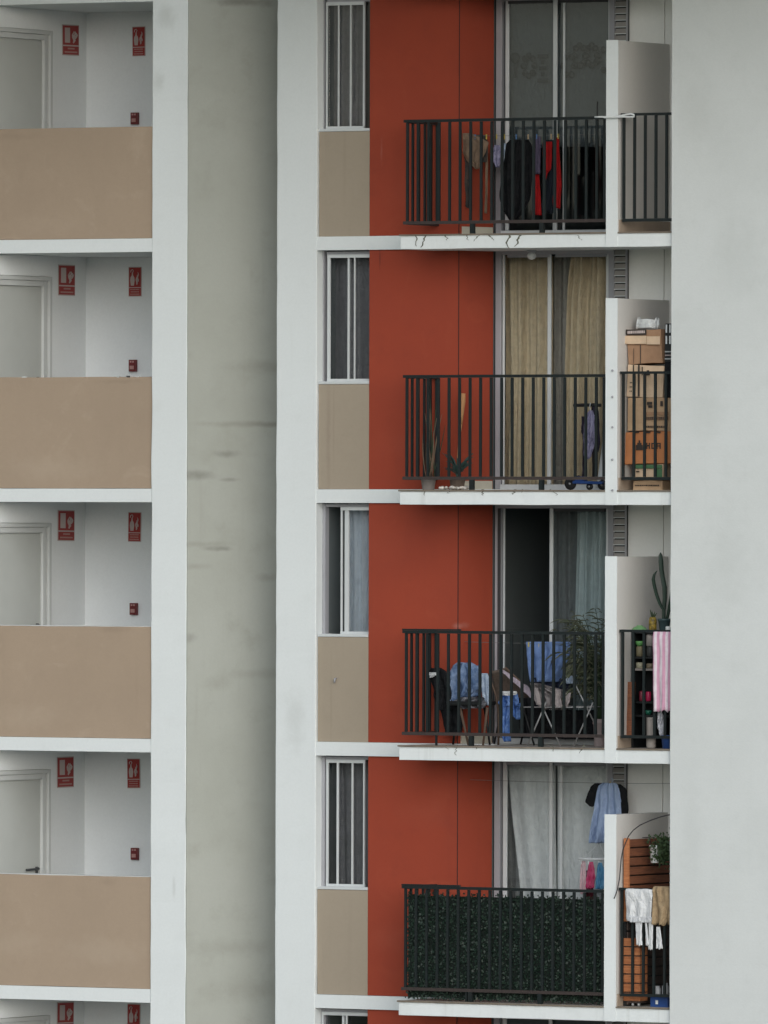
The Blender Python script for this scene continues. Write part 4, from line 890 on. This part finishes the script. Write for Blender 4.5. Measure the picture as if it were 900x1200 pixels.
hang('towel', 'large blue towel hanging from the clothes line of the third balcony', 'towel', [[(752, 617, 668.5), (765, 618, 667.5), (780, 620, 662), (792, 622, 656.5), (799, 623, 656)]], .12, towel_c, 'washing on the third balcony', .034, 3.5, 3, .006)
hang('cloth', 'dark navy cloth showing under the large blue towel', 'cloth', [[(794, 622, 660), (800, 622, 668), (806, 626, 664), (811, 630, 655)]], .16, cloth('dark_navy_cloth', (.022, .028, .05), .6, (.06, .07, .10)), 'washing on the third balcony', .03, 3, 5, .008)
hang('cloth', 'small grey blue cloth between the blue towel and the palm', 'cloth', [[(792, 661, 670), (796, 660, 673), (801, 663, 672)]], -.05, pale_c, 'washing on the third balcony', .015, 2, 8, .008)
hang('dark_fill_sheet', 'black sheet added for the dark lower door glass behind the drying rack', 'dark_fill_sheet', [[(832, 638, 697), (845, 636, 698), (866, 636, 698)]], .30, black_c, None, .03, 5, 9, .01)  # added black sheet, stands for the darkness of the low door glass
hang('cloth', 'dark striped cloth crumpled on the seat of the dark chair', 'cloth', [[(817, 540, 566), (821, 534, 568), (826, 533, 569), (830, 540, 566)]], -.30, cloth('dark_mixed_cloth', (.05, .05, .06), .9, (.30, .30, .33)), 'washing on the third balcony', .04, 3, 15, .01)
dr = thing('drying_rack', 'folding drying rack with thin crossed legs on the third balcony', 'drying rack', onfloor(655, -.15, f2))
for (x0, y0, x1, Y0, Y1) in ((640, 823, 618, -.30, -.30), (637, 831, 657, -.28, -.20), (695, 823, 672, -.28, -.30), (673, 800, 694, -.26, -.2)):
    q = MB(); e_ = onfloor(x1, Y1, f2)
    if x1 == 694: e_ = P3(696, 846, Y1)
    q.tube([P3(x0, y0, Y0), e_], .0075, 7); q.build('leg', steel, dr)
q = MB()
for i in range(6):
    Y_ = -.34 + .10 * i; q.tube([P3(612 + 5.9 * i, 829 - .3 * i, Y_), P3(688 + 5.0 * i, 829 - .3 * i, Y_)], .0035, 6)
q.tube([P3(612, 829, -.34), P3(641, 827.5, .16)], .006, 6); q.tube([P3(688, 829, -.34), P3(712, 827.5, .1)], .006, 6); q.build('rack_wires', steel, dr)
hang('cloth', 'crumpled grey and white clothes heaped on the drying rack', 'laundry', [[(801, 621, 632), (806, 624, 650), (811, 625, 668), (818, 627, 668), (826, 633, 664), (831, 640, 660)]], -.16, cloth('grey_mixed_cloth', (.34, .31, .31), .9, (.06, .055, .06)), 'washing on the third balcony', .05, 5, 11, .01)
sk_ = cloth('sock_knit', (.45, .40, .40), .5)
hang('sock', 'pale sock hanging at the middle of the drying rack front', 'sock', [[(808, 650, 657), (818, 651, 657), (829, 652, 659)]], -.30, sk_, 'washing on the third balcony', .012, 1, 6, .01)
hang('sock', 'pale sock hanging at the right of the drying rack front', 'sock', [[(812, 662, 669), (820, 662, 668), (828, 661, 666)]], -.30, sk_, 'washing on the third balcony', .012, 1, 7, .01)
hang('sock', 'pale sock hanging at the left end of the drying rack front', 'sock', [[(806, 624, 630), (816, 625, 632), (826, 628, 634)]], -.30, sk_, 'washing on the third balcony', .012, 1, 8, .01)
hang('cloth', 'dark clothes hanging under the reclining chair and the rack', 'laundry', [[(818, 606, 632), (835, 605, 637), (850, 607, 634), (862, 612, 630)]], .1, black_c, 'washing on the third balcony', .04, 3, 12, .01)
pc = onfloor(703, -.05, f2)
pl = thing('potted_palm', 'bushy palm in a pinkish pot beside the divider of the third balcony', 'palm', pc)
pot(pc, .055, .068, .27, pinkpot, pl)
q = MB(); rnd = random.Random(21)
st = MB()
xlim = XF0 - .03
for i in range(58):
    b_ = pc + Vector((rnd.uniform(-.04, .02), rnd.uniform(-.03, .06), .26 + rnd.uniform(0, .5)))
    a_ = rnd.uniform(math.pi * .40, math.pi * 1.65); l = rnd.uniform(.26, .50); rise = rnd.uniform(.10, .74)
    tip = b_ + Vector((math.cos(a_) * l, math.sin(a_) * l * .55, rise - .05)); tip.x = min(tip.x, xlim)
    mid = b_.lerp(tip, .5) + Vector((0, 0, .16)); pts = [b_ * (1 - t_) ** 2 + mid * 2 * t_ * (1 - t_) + tip * t_ * t_ for t_ in [j / 8 for j in range(9)]]
    tip2 = tip + Vector((0, 0, -.10))
    st.tube(pts, [.006 - .0005 * j for j in range(9)], 5)
    for j in range(2, 9):
        for s_ in (-1, 1):
            d = (pts[j] - pts[j - 1]).normalized(); sd_ = d.cross(Vector((0, 0, 1))).normalized() * s_
            e = pts[j] + d * rnd.uniform(.05, .12) + sd_ * rnd.uniform(.05, .12) + Vector((0, 0, -rnd.uniform(.02, .12))); e.x = min(e.x, xlim + .02)
            q.blade(pts[j], e, rnd.uniform(.011, .019), (0, 0, .015), 4, (rnd.uniform(-.3, .3), 1, .6))
st.tube([pc + Vector((0, 0, .2)), pc + Vector((-.01, 0, .75))], [.03, .018], 8)
st.build('stems', leaf_m, pl); q.build('fronds', palm_m, pl, 0, .002)
# utility bay of the third storey
YSF = -.35
sh = thing('shelf_unit', 'black open shelf unit filled with odds and ends in the third utility bay', 'shelf', Vector((X(763, YSF), YSF + .12, f2)))
sx0, sx1 = X(740.5, YSF), X(792, YSF); zt2 = Zz(740, 760, YSF); lev = [zt2, Zz(769.5, 760, YSF), Zz(783.5, 760, YSF), Zz(822, 760, YSF), Zz(838, 760, YSF)]
for x in (sx0, sx0 + .255, sx1 - .02): MB().box(x, x + .02, YSF, YSF + .26, f2, zt2 - .021).build('side_panel', plb, sh)
for z_ in lev: MB().box(sx0 + (0 if z_ == zt2 else .0205), sx1, YSF + (0 if z_ == zt2 else .004), YSF + .26, z_ - .02, z_).build('shelf', plb if z_ != lev[2] else gpot, sh)
MB().box(sx0, sx1, YSF + .262, YSF + .27, f2, zt2 - .002).build('back_panel', plb, sh)
def jar(name, label, cat, px, pyb, h, r, m, Y=YSF + .06, prof=None, z=None):
    c_ = pt(px, pyb, Y); c_.z = z if z is not None else c_.z
    q = MB(); q.lathe(c_, prof or [(r * .85, 0), (r, h * .1), (r, h * .9), (r * .8, h), (r * .7, h), (r * .6, h * .9)], 14)
    return tag(q.build(name, m), label, cat)
SG = 'things on the black shelf'
tag(jar('cup', 'bright red cup on the middle shelf of the black unit', 'cup', 760, 822, .095, .027, plr, z=lev[3]), None, None, SG)
tag(jar('cup', 'dark red cup with stripe beside the bright red one', 'cup', 751.5, 822, .10, .022, simple('dark_red_plastic', (.20, .02, .04), .4, .5, 40), z=lev[3]), None, None, SG)
tag(jar('bowl', 'green bowl on the lower shelf of the black unit', 'bowl', 760, 838, .045, .038, simple('teal_plastic', (.02, .16, .10), .4), z=lev[4], prof=[(.02, 0), (.03, .02), (.036, .045), (.032, .045)]), None, None, SG)
tag(jar('bowl', 'lime green bowl on the upper shelf of the black unit', 'bowl', 749.5, 769, .05, .035, plg, z=lev[1] + .10, prof=[(.02, 0), (.036, .02), (.042, .05), (.036, .05)]), None, None, SG)
tag(jar('jar', 'grey lidded jar on the upper shelf of the black unit', 'jar', 762, 769, .12, .04, gpot, z=lev[1] + .10), None, None, SG)
jar('canister', 'pale olive canister under the lime green bowl', 'canister', 749.5, 769, .099, .034, simple('olive_tin', (.20, .17, .10), .5), z=lev[1])
jar('canister', 'dark canister under the grey lidded jar', 'canister', 762, 769, .099, .036, simple('dark_tin', (.05, .05, .05), .5), z=lev[1])
jar('plate_stack', 'stack of pale plates on the second shelf of the black unit', 'plates', 750, 783, .06, .04, simple('plate_glaze', (.38, .36, .26), .5, .7, 50), z=lev[2])
jar('plate_stack', 'stack of brownish plates on the second shelf of the black unit', 'plates', 762, 783, .05, .038, simple('brown_glaze', (.24, .19, .13), .5, .7, 50), z=lev[2])
jar('bin', 'tall grey bin standing on the floor in front of the shelf', 'bin', 763, 873, .30, .045, gpot, Y=-.48, z=f2, prof=[(.040, 0), (.046, .02), (.047, .29), (.05, .30), (.044, .30), (.04, .02)])
jar('bucket', 'blue bucket on the floor under the pink towel', 'bucket', 783, 877, .13, .055, plblue, Y=-.50, z=f2, prof=[(.055, 0), (.068, .11), (.074, .112), (.074, .13), (.066, .13), (.05, .01)])
jar('bowl', 'upturned green bowl on top of the black shelf unit', 'bowl', 749.5, 740, .05, .07, simple('dusty_green_plastic', (.14, .30, .13), .5, .3), z=zt2 + .001, prof=[(.082, 0), (.080, .012), (.062, .035), (.03, .05), (.028, .058), (.001, .058)])
c_ = pt(765, 738, YSF + .05); c_.z = zt2 + .001
t = thing('vase', 'yellow and black patterned vase with dried stems on the shelf unit', 'vase', c_)
MB().lathe(c_, [(.030, 0), (.038, .02), (.040, .10), (.032, .135), (.026, .14), (.022, .12)], 16).build('vase_body', ply, t)
q = MB()
for i in range(9): q.blade(c_ + Vector((0, 0, .12)), c_ + Vector((rnd.uniform(-.04, .04), rnd.uniform(-.03, .03), .12 + rnd.uniform(.05, .10))), .014)
q.build('stems', leaf_m, t, 0, .002)
c_ = pt(778.5, 738, YSF + .06); c_.z = zt2 + .001
t = thing('potted_cactus', 'tall branching cactus in a dark pot on the shelf unit', 'cactus', c_)
pot(c_, .045, .062, .125, simple('dark_teal_pot', (.04, .07, .075), .5, .3), t)
def ribbed(q, pts, rs, n=12):
    m = len(pts); vs = []; fs = []
    for i, p in enumerate(pts):
        for j in range(n * 2):
            a_ = math.pi * j / n; r_ = rs[i] * (1 if j % 2 else .74); vs.append(Vector(p) + Vector((math.cos(a_) * r_, math.sin(a_) * r_, 0)))
    for i in range(m - 1):
        for j in range(n * 2): fs.append((i * 2 * n + j, i * 2 * n + (j + 1) % (2 * n), (i + 1) * 2 * n + (j + 1) % (2 * n), (i + 1) * 2 * n + j))
    fs.append(tuple((m - 1) * 2 * n + j for j in range(2 * n))); q.add(vs, fs, False)
Yk = YSF + .06; q = MB()
ribbed(q, [pt(x, y, Yk) for x, y in ((777.5, 728), (777.8, 715), (779, 700), (778.6, 688), (776.2, 676), (775, 668), (774.3, 658), (774, 651), (774, 647.5))], [.019, .021, .023, .025, .025, .025, .026, .020, .005], 5)
q.build('trunk', cactus_m, t)
q = MB(); ribbed(q, [pt(x, y, Yk - .02) for x, y in ((777, 714), (773.5, 708), (769.5, 697), (766.8, 686), (765.6, 679), (766.5, 674), (768.5, 670.5), (770.2, 668.6))], [.017, .018, .018, .018, .017, .014, .010, .003], 4); q.build('branch', cactus_m, t)
q = MB(); ribbed(q, [pt(x, y, Yk + .05) for x, y in ((781, 728), (784, 715), (786.5, 700), (788, 680))], [.016, .018, .018, .012], 4); q.build('branch', cactus_m, t)
c_ = pt(783.5, 738, YSF + .01); c_.z = zt2 + .001
tag(jar('pot', 'small pale pot at the foot of the cactus', 'pot', 783, 738, .05, .026, wpot, Y=YSF - .0 + .02, z=zt2 + .001), None, None)
q = MB(); q.obox(pt(738, 831, -.42), (.038, 0, .0), (0, .008, .0), (0, 0, .265)); q.obox(pt(741.5, 831, -.425), (.006, 0, 0), (0, .010, 0), (0, 0, .265))
for v in q.v: v.y += .05 * (v.z - f2); v.z = max(v.z, f2)
tag(q.build('board', brownw), 'narrow brown board leaning in the corner beside the shelf unit', 'board')
q = MB(); drape(q, 767.6, 790, 739.6, 833.5, 800, YB, .030, .014, 3, 2.5, .006, .03)
tag(q.build('towel', pstripe, None, 0, .006), 'pink and white striped towel draped over the third utility railing', 'towel')
hang('bag', 'white and grey bag hanging under the pink striped towel', 'bag', [[(831, 771, 774), (838, 770, 777), (850, 770.2, 778), (858, 772, 777.5), (863, 775, 777.5)]], -.53, cloth('white_grey_cloth', (.55, .56, .60), .8, (.20, .20, .22)), None, .02, 2, 4, .01)

# ------------------------------------------------------------------ lowest full balcony
f3 = fz(3)
YG = YB + .045
hd = thing('hedge_screen', 'artificial dark green hedge mat tied behind the railing of the lowest balcony', 'hedge screen', Vector((X(590, YG), YG, f3)))
gx0, gx1 = X(478.5, YG), X(708, YG); gz1, gz0 = Zz(1050, 590, YG), Zz(1171.5, 590, YG) - .0
gz0 = max(gz0, f3 + .006)
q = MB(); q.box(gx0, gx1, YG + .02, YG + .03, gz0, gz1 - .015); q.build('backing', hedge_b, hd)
q = MB(); rnd = random.Random(31)
xg = gx0
while xg < gx1:
    zg = gz0
    while zg < gz1 + .02:
        for _ in range(2):
            c_ = Vector((xg + rnd.uniform(-.02, .02), YG + .004 + .014 * math.sin(2 * math.pi * (xg - gx0) / .1207) + rnd.uniform(-.006, .012), zg + rnd.uniform(-.02, .02)))
            if c_.z > gz1 + .012 * noise.noise((c_.x * 6, 0, 0)) + .02 * rnd.random(): continue
            a_ = rnd.uniform(0, 6.28); l = rnd.uniform(.018, .034); dv_ = Vector((math.cos(a_), rnd.uniform(-.5, .3), math.sin(a_))) * l
            nn = Vector((rnd.uniform(-.7, .7), -1, rnd.uniform(-.7, .7))).cross(dv_).normalized() * l * .42
            c_.z = max(c_.z, f3 + .02)
            q.add([c_ - dv_ * .5, c_ + nn, c_ + dv_ * .6, c_ - nn], [(0, 1, 2, 3)])
        zg += .026
    xg += .026
q.build('leaves', hedge_m, hd); 
q = MB()
for i in range(260):
    c_ = Vector((rnd.uniform(gx0, gx1), YG - .012, rnd.uniform(gz0 + .02, gz1))); a_ = rnd.uniform(0, 6.28); l = rnd.uniform(.010, .022)
    dv_ = Vector((math.cos(a_), -.2, math.sin(a_))) * l; nn = Vector((0, -1, .3)).cross(dv_).normalized() * l * .4
    q.add([c_ - dv_ * .5, c_ + nn, c_ + dv_ * .6, c_ - nn], [(0, 1, 2, 3)])
q.build('pale_leaves', simple('pale_plastic_leaf', (.040, .066, .045), .5, .5, 30), hd)
YT = .20
line(3, 914.5, YT, XR1 + .001, XT - .001, 'thin clothes line under the soffit of the lowest balcony')
q = MB(); q.tube([pt(716, 913.5, YT), pt(717.5, 911.5, YT), pt(718.5, 914, YT), pt(717, 917, YT), pt(705, 922.5, YT), pt(726, 923, YT), pt(717, 917, YT)], .005, 6)
tag(q.build('hanger', simple('blue_wire', (.35, .42, .52), .5)), 'pale blue hanger holding the raglan shirt', 'hanger')
t = thing('shirt', 'light blue shirt with black sleeves on a hanger above the lowest balcony', 'shirt', pt(710, 988, YT))
q = MB(); garment(q, [(917.5, 707, 721), (921, 702, 724), (930, 699.5, 726), (945, 697.5, 728.5), (965, 694.5, 727.5), (980, 692.5, 725), (988, 691.5, 722)], YT - .03, .036, 3.5, 3); q.build('shirt_body', sky_c, t, 0, .005)
for r_ in ([(918, 697, 707), (922, 692, 705), (930, 688.5, 701), (940, 685.5, 698.5), (945, 691, 697.5)], [(919, 721.5, 727), (924, 724, 733), (935, 726, 735), (950, 727, 736), (956, 729, 735)]):
    q = MB(); garment(q, r_, YT - .012, .012, 1, 5); q.build('sleeve', black_c, t, 0, .006)
ch_ = thing('clip_hanger', 'white oval clip hanger for small washing on the lowest balcony', 'clip hanger', pt(696, 1010, YT))
zc = Zz(1006.5, 695, YT); cx = X(696.5, YT)
q = MB(); q.tube([(cx + .155 * math.cos(a_ * math.pi / 12), YT + .11 * math.sin(a_ * math.pi / 12), zc) for a_ in range(25)], .009, 7); q.build('ring', plw, ch_)
q = MB()
for a_ in (0, 8, 16): q.tube([(cx + .15 * math.cos(a_ * math.pi / 12), YT + .1 * math.sin(a_ * math.pi / 12), zc), (X(703, YT), YT, Zz(988, 700, YT))], .0025, 5)
q.tube([(X(703, YT), YT, Zz(988, 700, YT)), (X(703, YT), YT, Zz(915, 700, YT))], .0025, 5)
q.build('strings', plw, ch_)
for i in range(5):
    a_ = math.pi * (1.0 + i * .25); q = MB(); q.obox((cx + .14 * math.cos(a_), YT + .10 * math.sin(a_), zc - .03), (.006, 0, 0), (0, .004, 0), (0, 0, .022)); q.build('clip', plw, ch_)
PG = 'small washing on the clip hanger'
hang('cloth', 'pale pink little garment at the left of the clip hanger', 'garment', [[(1009, 682, 686), (1018, 680.5, 687), (1040, 680, 687.5), (1048, 681, 687)]], YT - .06, ppink_c, PG, .012, 2, 3)
hang('cloth', 'bright pink little garment in the middle of the clip hanger', 'garment', [[(1010, 690, 695), (1018, 688.5, 697), (1028, 687, 697.5), (1041, 686, 696.5)]], YT - .10, pink_c, PG, .016, 2.5, 4)
hang('cloth', 'bright blue little garment at the right of the clip hanger', 'garment', [[(1011, 701.5, 705.5), (1018, 699.5, 708), (1030, 698, 710), (1042, 697.5, 711)]], YT - .08, cyan_c, PG, .016, 2.5, 5)
hang('cloth', 'dark red cloth low on the clip hanger', 'garment', [[(1020, 683, 690), (1040, 684, 695), (1058, 690, 700)]], YT + .05, cloth('wine_cloth', (.10, .02, .03), .4), PG, .012, 2, 6)
# utility bay of the lowest storey
def slats(q, x, Y0, Y1, py0, n, pitch, h, t=.018):
    z_ = Zz(py0, 755, -.1)
    for i in range(n):
        q.box(x, x + t, Y0 + .004 * noise.noise((i, 0, 0)), Y1, z_ - h - pitch * i, z_ - pitch * i)
    return z_, z_ - pitch * (n - 1) - h
Yp0 = -.62 + (729.6 - 723.2) / 59.
pw = thing('wooden_trellis', 'brown slatted wooden panel against the divider of the lowest utility bay', 'wooden panel', Vector((XF1 + .05, 0, f3 + .85)))
q = MB(); za, zb_ = slats(q, XF1 + .05, Yp0 + .035, .41, 982.5, 9, .0905, .076); q.build('slats', brownw, pw, .004)
MB().box(XF1 + .020, XF1 + .075, Yp0, Yp0 + .033, zb_, za + .012).build('post', orangew, pw, .004); MB().box(XF1 + .018, XF1 + .03, Yp0 + .034, .41, zb_, za - .005).build('backing', darkw, pw)
pw = thing('wooden_trellis', 'lower slatted wooden panel, in a darker colour than the brown one', 'wooden panel', Vector((XF1 + .05, 0, f3)))  # lower run of slats in a darker wood colour
q = MB(); n_ = int((zb_ - f3) / .0905); za2, zb2 = zb_ - .012, f3
for i in range(n_): q.box(XF1 + .05, XF1 + .068, Yp0 + .01, .41, za2 - .076 - .0905 * i, za2 - .0905 * i)
q.build('slats', darkw, pw, .004); MB().box(XF1 + .018, XF1 + .045, Yp0 + .01, .41, f3, za2).build('backing', plb, pw)
YO = -.505
ow_ = thing('slatted_crate', 'narrow orange slatted crate standing behind the lowest utility railing', 'crate', Vector((X(741, YO), YO + .1, f3)))
q = MB(); zo1, zo0 = Zz(1099.5, 741, YO), Zz(1173.5, 741, YO)
for i in range(7): q.box(X(731.8, YO), X(751, YO), YO, YO + .16, zo1 - .078 - .089 * i, zo1 - .089 * i)
q.build('slats', orangew, ow_, .004); q = MB(); q.box(X(732.8, YO), X(750, YO), YO + .012, YO + .15, f3 + .03, zo1 - .01); q.build('core', darkw, ow_)
for px in (742, 749): MB().lathe(Vector((X(px, YO), YO + .02, f3 + .016)), [(.006, -.01), (.016, -.008), (.016, .008), (.006, .01)], 12, 'X').build('caster', steel, ow_)
hp = pt(769, 1012, -.22)
t = thing('hanging_plant', 'bushy green plant in a white pot hooked on the brown slatted panel', 'hanging plant', hp)
c_ = pt(767.5, 1011, -.22); pot(c_, .040, .052, .17, wpot, t)
q = MB(); rnd = random.Random(41)
for i in range(620):
    cc = pt(778, 996, -.2) + Vector((rnd.gauss(0, .055), rnd.gauss(0, .06), rnd.gauss(0, .065)))
    a_ = rnd.uniform(0, 6.28); d = Vector((math.cos(a_), rnd.uniform(-.6, .6), math.sin(a_))) * rnd.uniform(.02, .045); s_ = d.cross(Vector((rnd.uniform(-.6, .6), -1, rnd.uniform(-.6, .6)))).normalized() * d.length * .35
    q.add([cc - d * .5, cc + s_, cc + d * .5, cc - s_], [(0, 1, 2, 3)])
q.build('leaves', simple('fern_leaf', (.05, .085, .035), .55, .7, 20, 0, .3, 0, .15), t)
q = MB()
for px in (761.5, 767): q.tube([Vector((XF1 + .06, -.2, za + .01)), pt(px, 981, -.25), pt(px + 1, 988, -.23), pt(765.5, 996, -.22)], .004, 6)
q.build('hook', plb, t)
q = MB(); q.tube([pt(x, y, Y_) for x, y, Y_ in ((786.5, 954.5, -.60), (775, 957, -.60), (762, 961.5, -.60), (750, 967, -.6), (742, 973, -.6), (736.5, 980, -.6), (733, 988, -.60), (730, 996, -.605), (728, 1006, -.61), (727, 1018, -.615), (726, 1030, -.63), (723.5, 1042, -.65), (721, 1050, -.668), (719.5, 1053, -.67))], .0055, 8)
tag(q.build('cable', simple('dark_cable', (.03, .028, .03), .6)), 'black cable arching from the side wall down past the divider', 'cable')
q = MB(); drape(q, 736, 768, 1041.5, 1079.5, 1068, YB, .032, .016, 2, 2.5, .012, .008)
so = thing('shorts', 'white shorts draped over the lowest utility railing', 'shorts', pt(752, 1079, YB))
q.build('shorts_body', white_c, so, 0, .008)
q = MB(); drape(q, 739.8, 767.5, 1074.5, 1081, 1080, YB - .038, .006, .002, 4, 6, 0, 0); q.build('waistband', cloth('ribbed_white', (.66, .67, .69), .3, weave=90), so, 0, .006)
for r_ in ([(1079, 744.5, 752.5), (1092, 745, 752), (1108, 746, 752.5)], [(1079, 760, 765.5), (1095, 760, 765), (1113, 760, 764.5)], [(1079, 755.5, 758), (1095, 756.5, 759), (1108, 757, 760)], [(1086, 769, 773.5), (1098, 769, 775), (1112, 769, 776.5)]):
    q = MB(); garment(q, r_, YB - .036, .006, 1, 4); q.build('strap', white_c, so, 0, .004)
q = MB()
def roll(u, v):
    a_ = 2 * math.pi * u; t_ = v; p = pt(770.5 + 14 * t_, 1042 + 3 * math.sin(t_ * 4), YB)
    r_ = .05 + .015 * noise.noise((u * 4, v * 5, 1)) + .012 * noise.noise((u * 11, v * 9, 2))
    return p
drape(q, 768.4, 790, 1039, 1083, 1075, YB, .036, .028, 5, 2, .0, .06)
tag(q.build('trousers', khaki_c, None, 0, .010), 'crumpled beige trousers draped beside the white shorts', 'trousers')
c_ = pt(774, 1180, -.49); c_.z = f3
tb = boxthing('tub', 'blue plastic tub with a pale label on the floor of the lowest utility bay', 'tub', 763.5, 783.5, 1168, 1180.5, -.50, .2, plblue, None, 0, (('tub_label', plw, [(770.5, 773.5, 1172, 1176.5)], .004),))
for ch0 in tb.children:
    for v in ch0.data.vertices: v.co.z += 0
zt3 = Zz(1168, 763, -.50)
for px, h_, r_ in ((771, .10, .032), (780, .13, .034)):
    q = MB(); c_ = Vector((X(px, -.46), -.44, zt3 + .004)); q.lathe(c_, [(r_ * .9, 0), (r_, .01), (r_, h_ * .75), (r_ * .7, h_ * .86), (r_ * .7, h_)], 14)
    tag(q.build('bottle', simple('cloudy_plastic', (.42, .43, .44), .3, .6, 30)), {771: 'short cloudy bottle standing on the blue tub', 780: 'taller cloudy bottle beside the side wall on the blue tub'}[px], 'bottle', 'bottles on the blue tub')
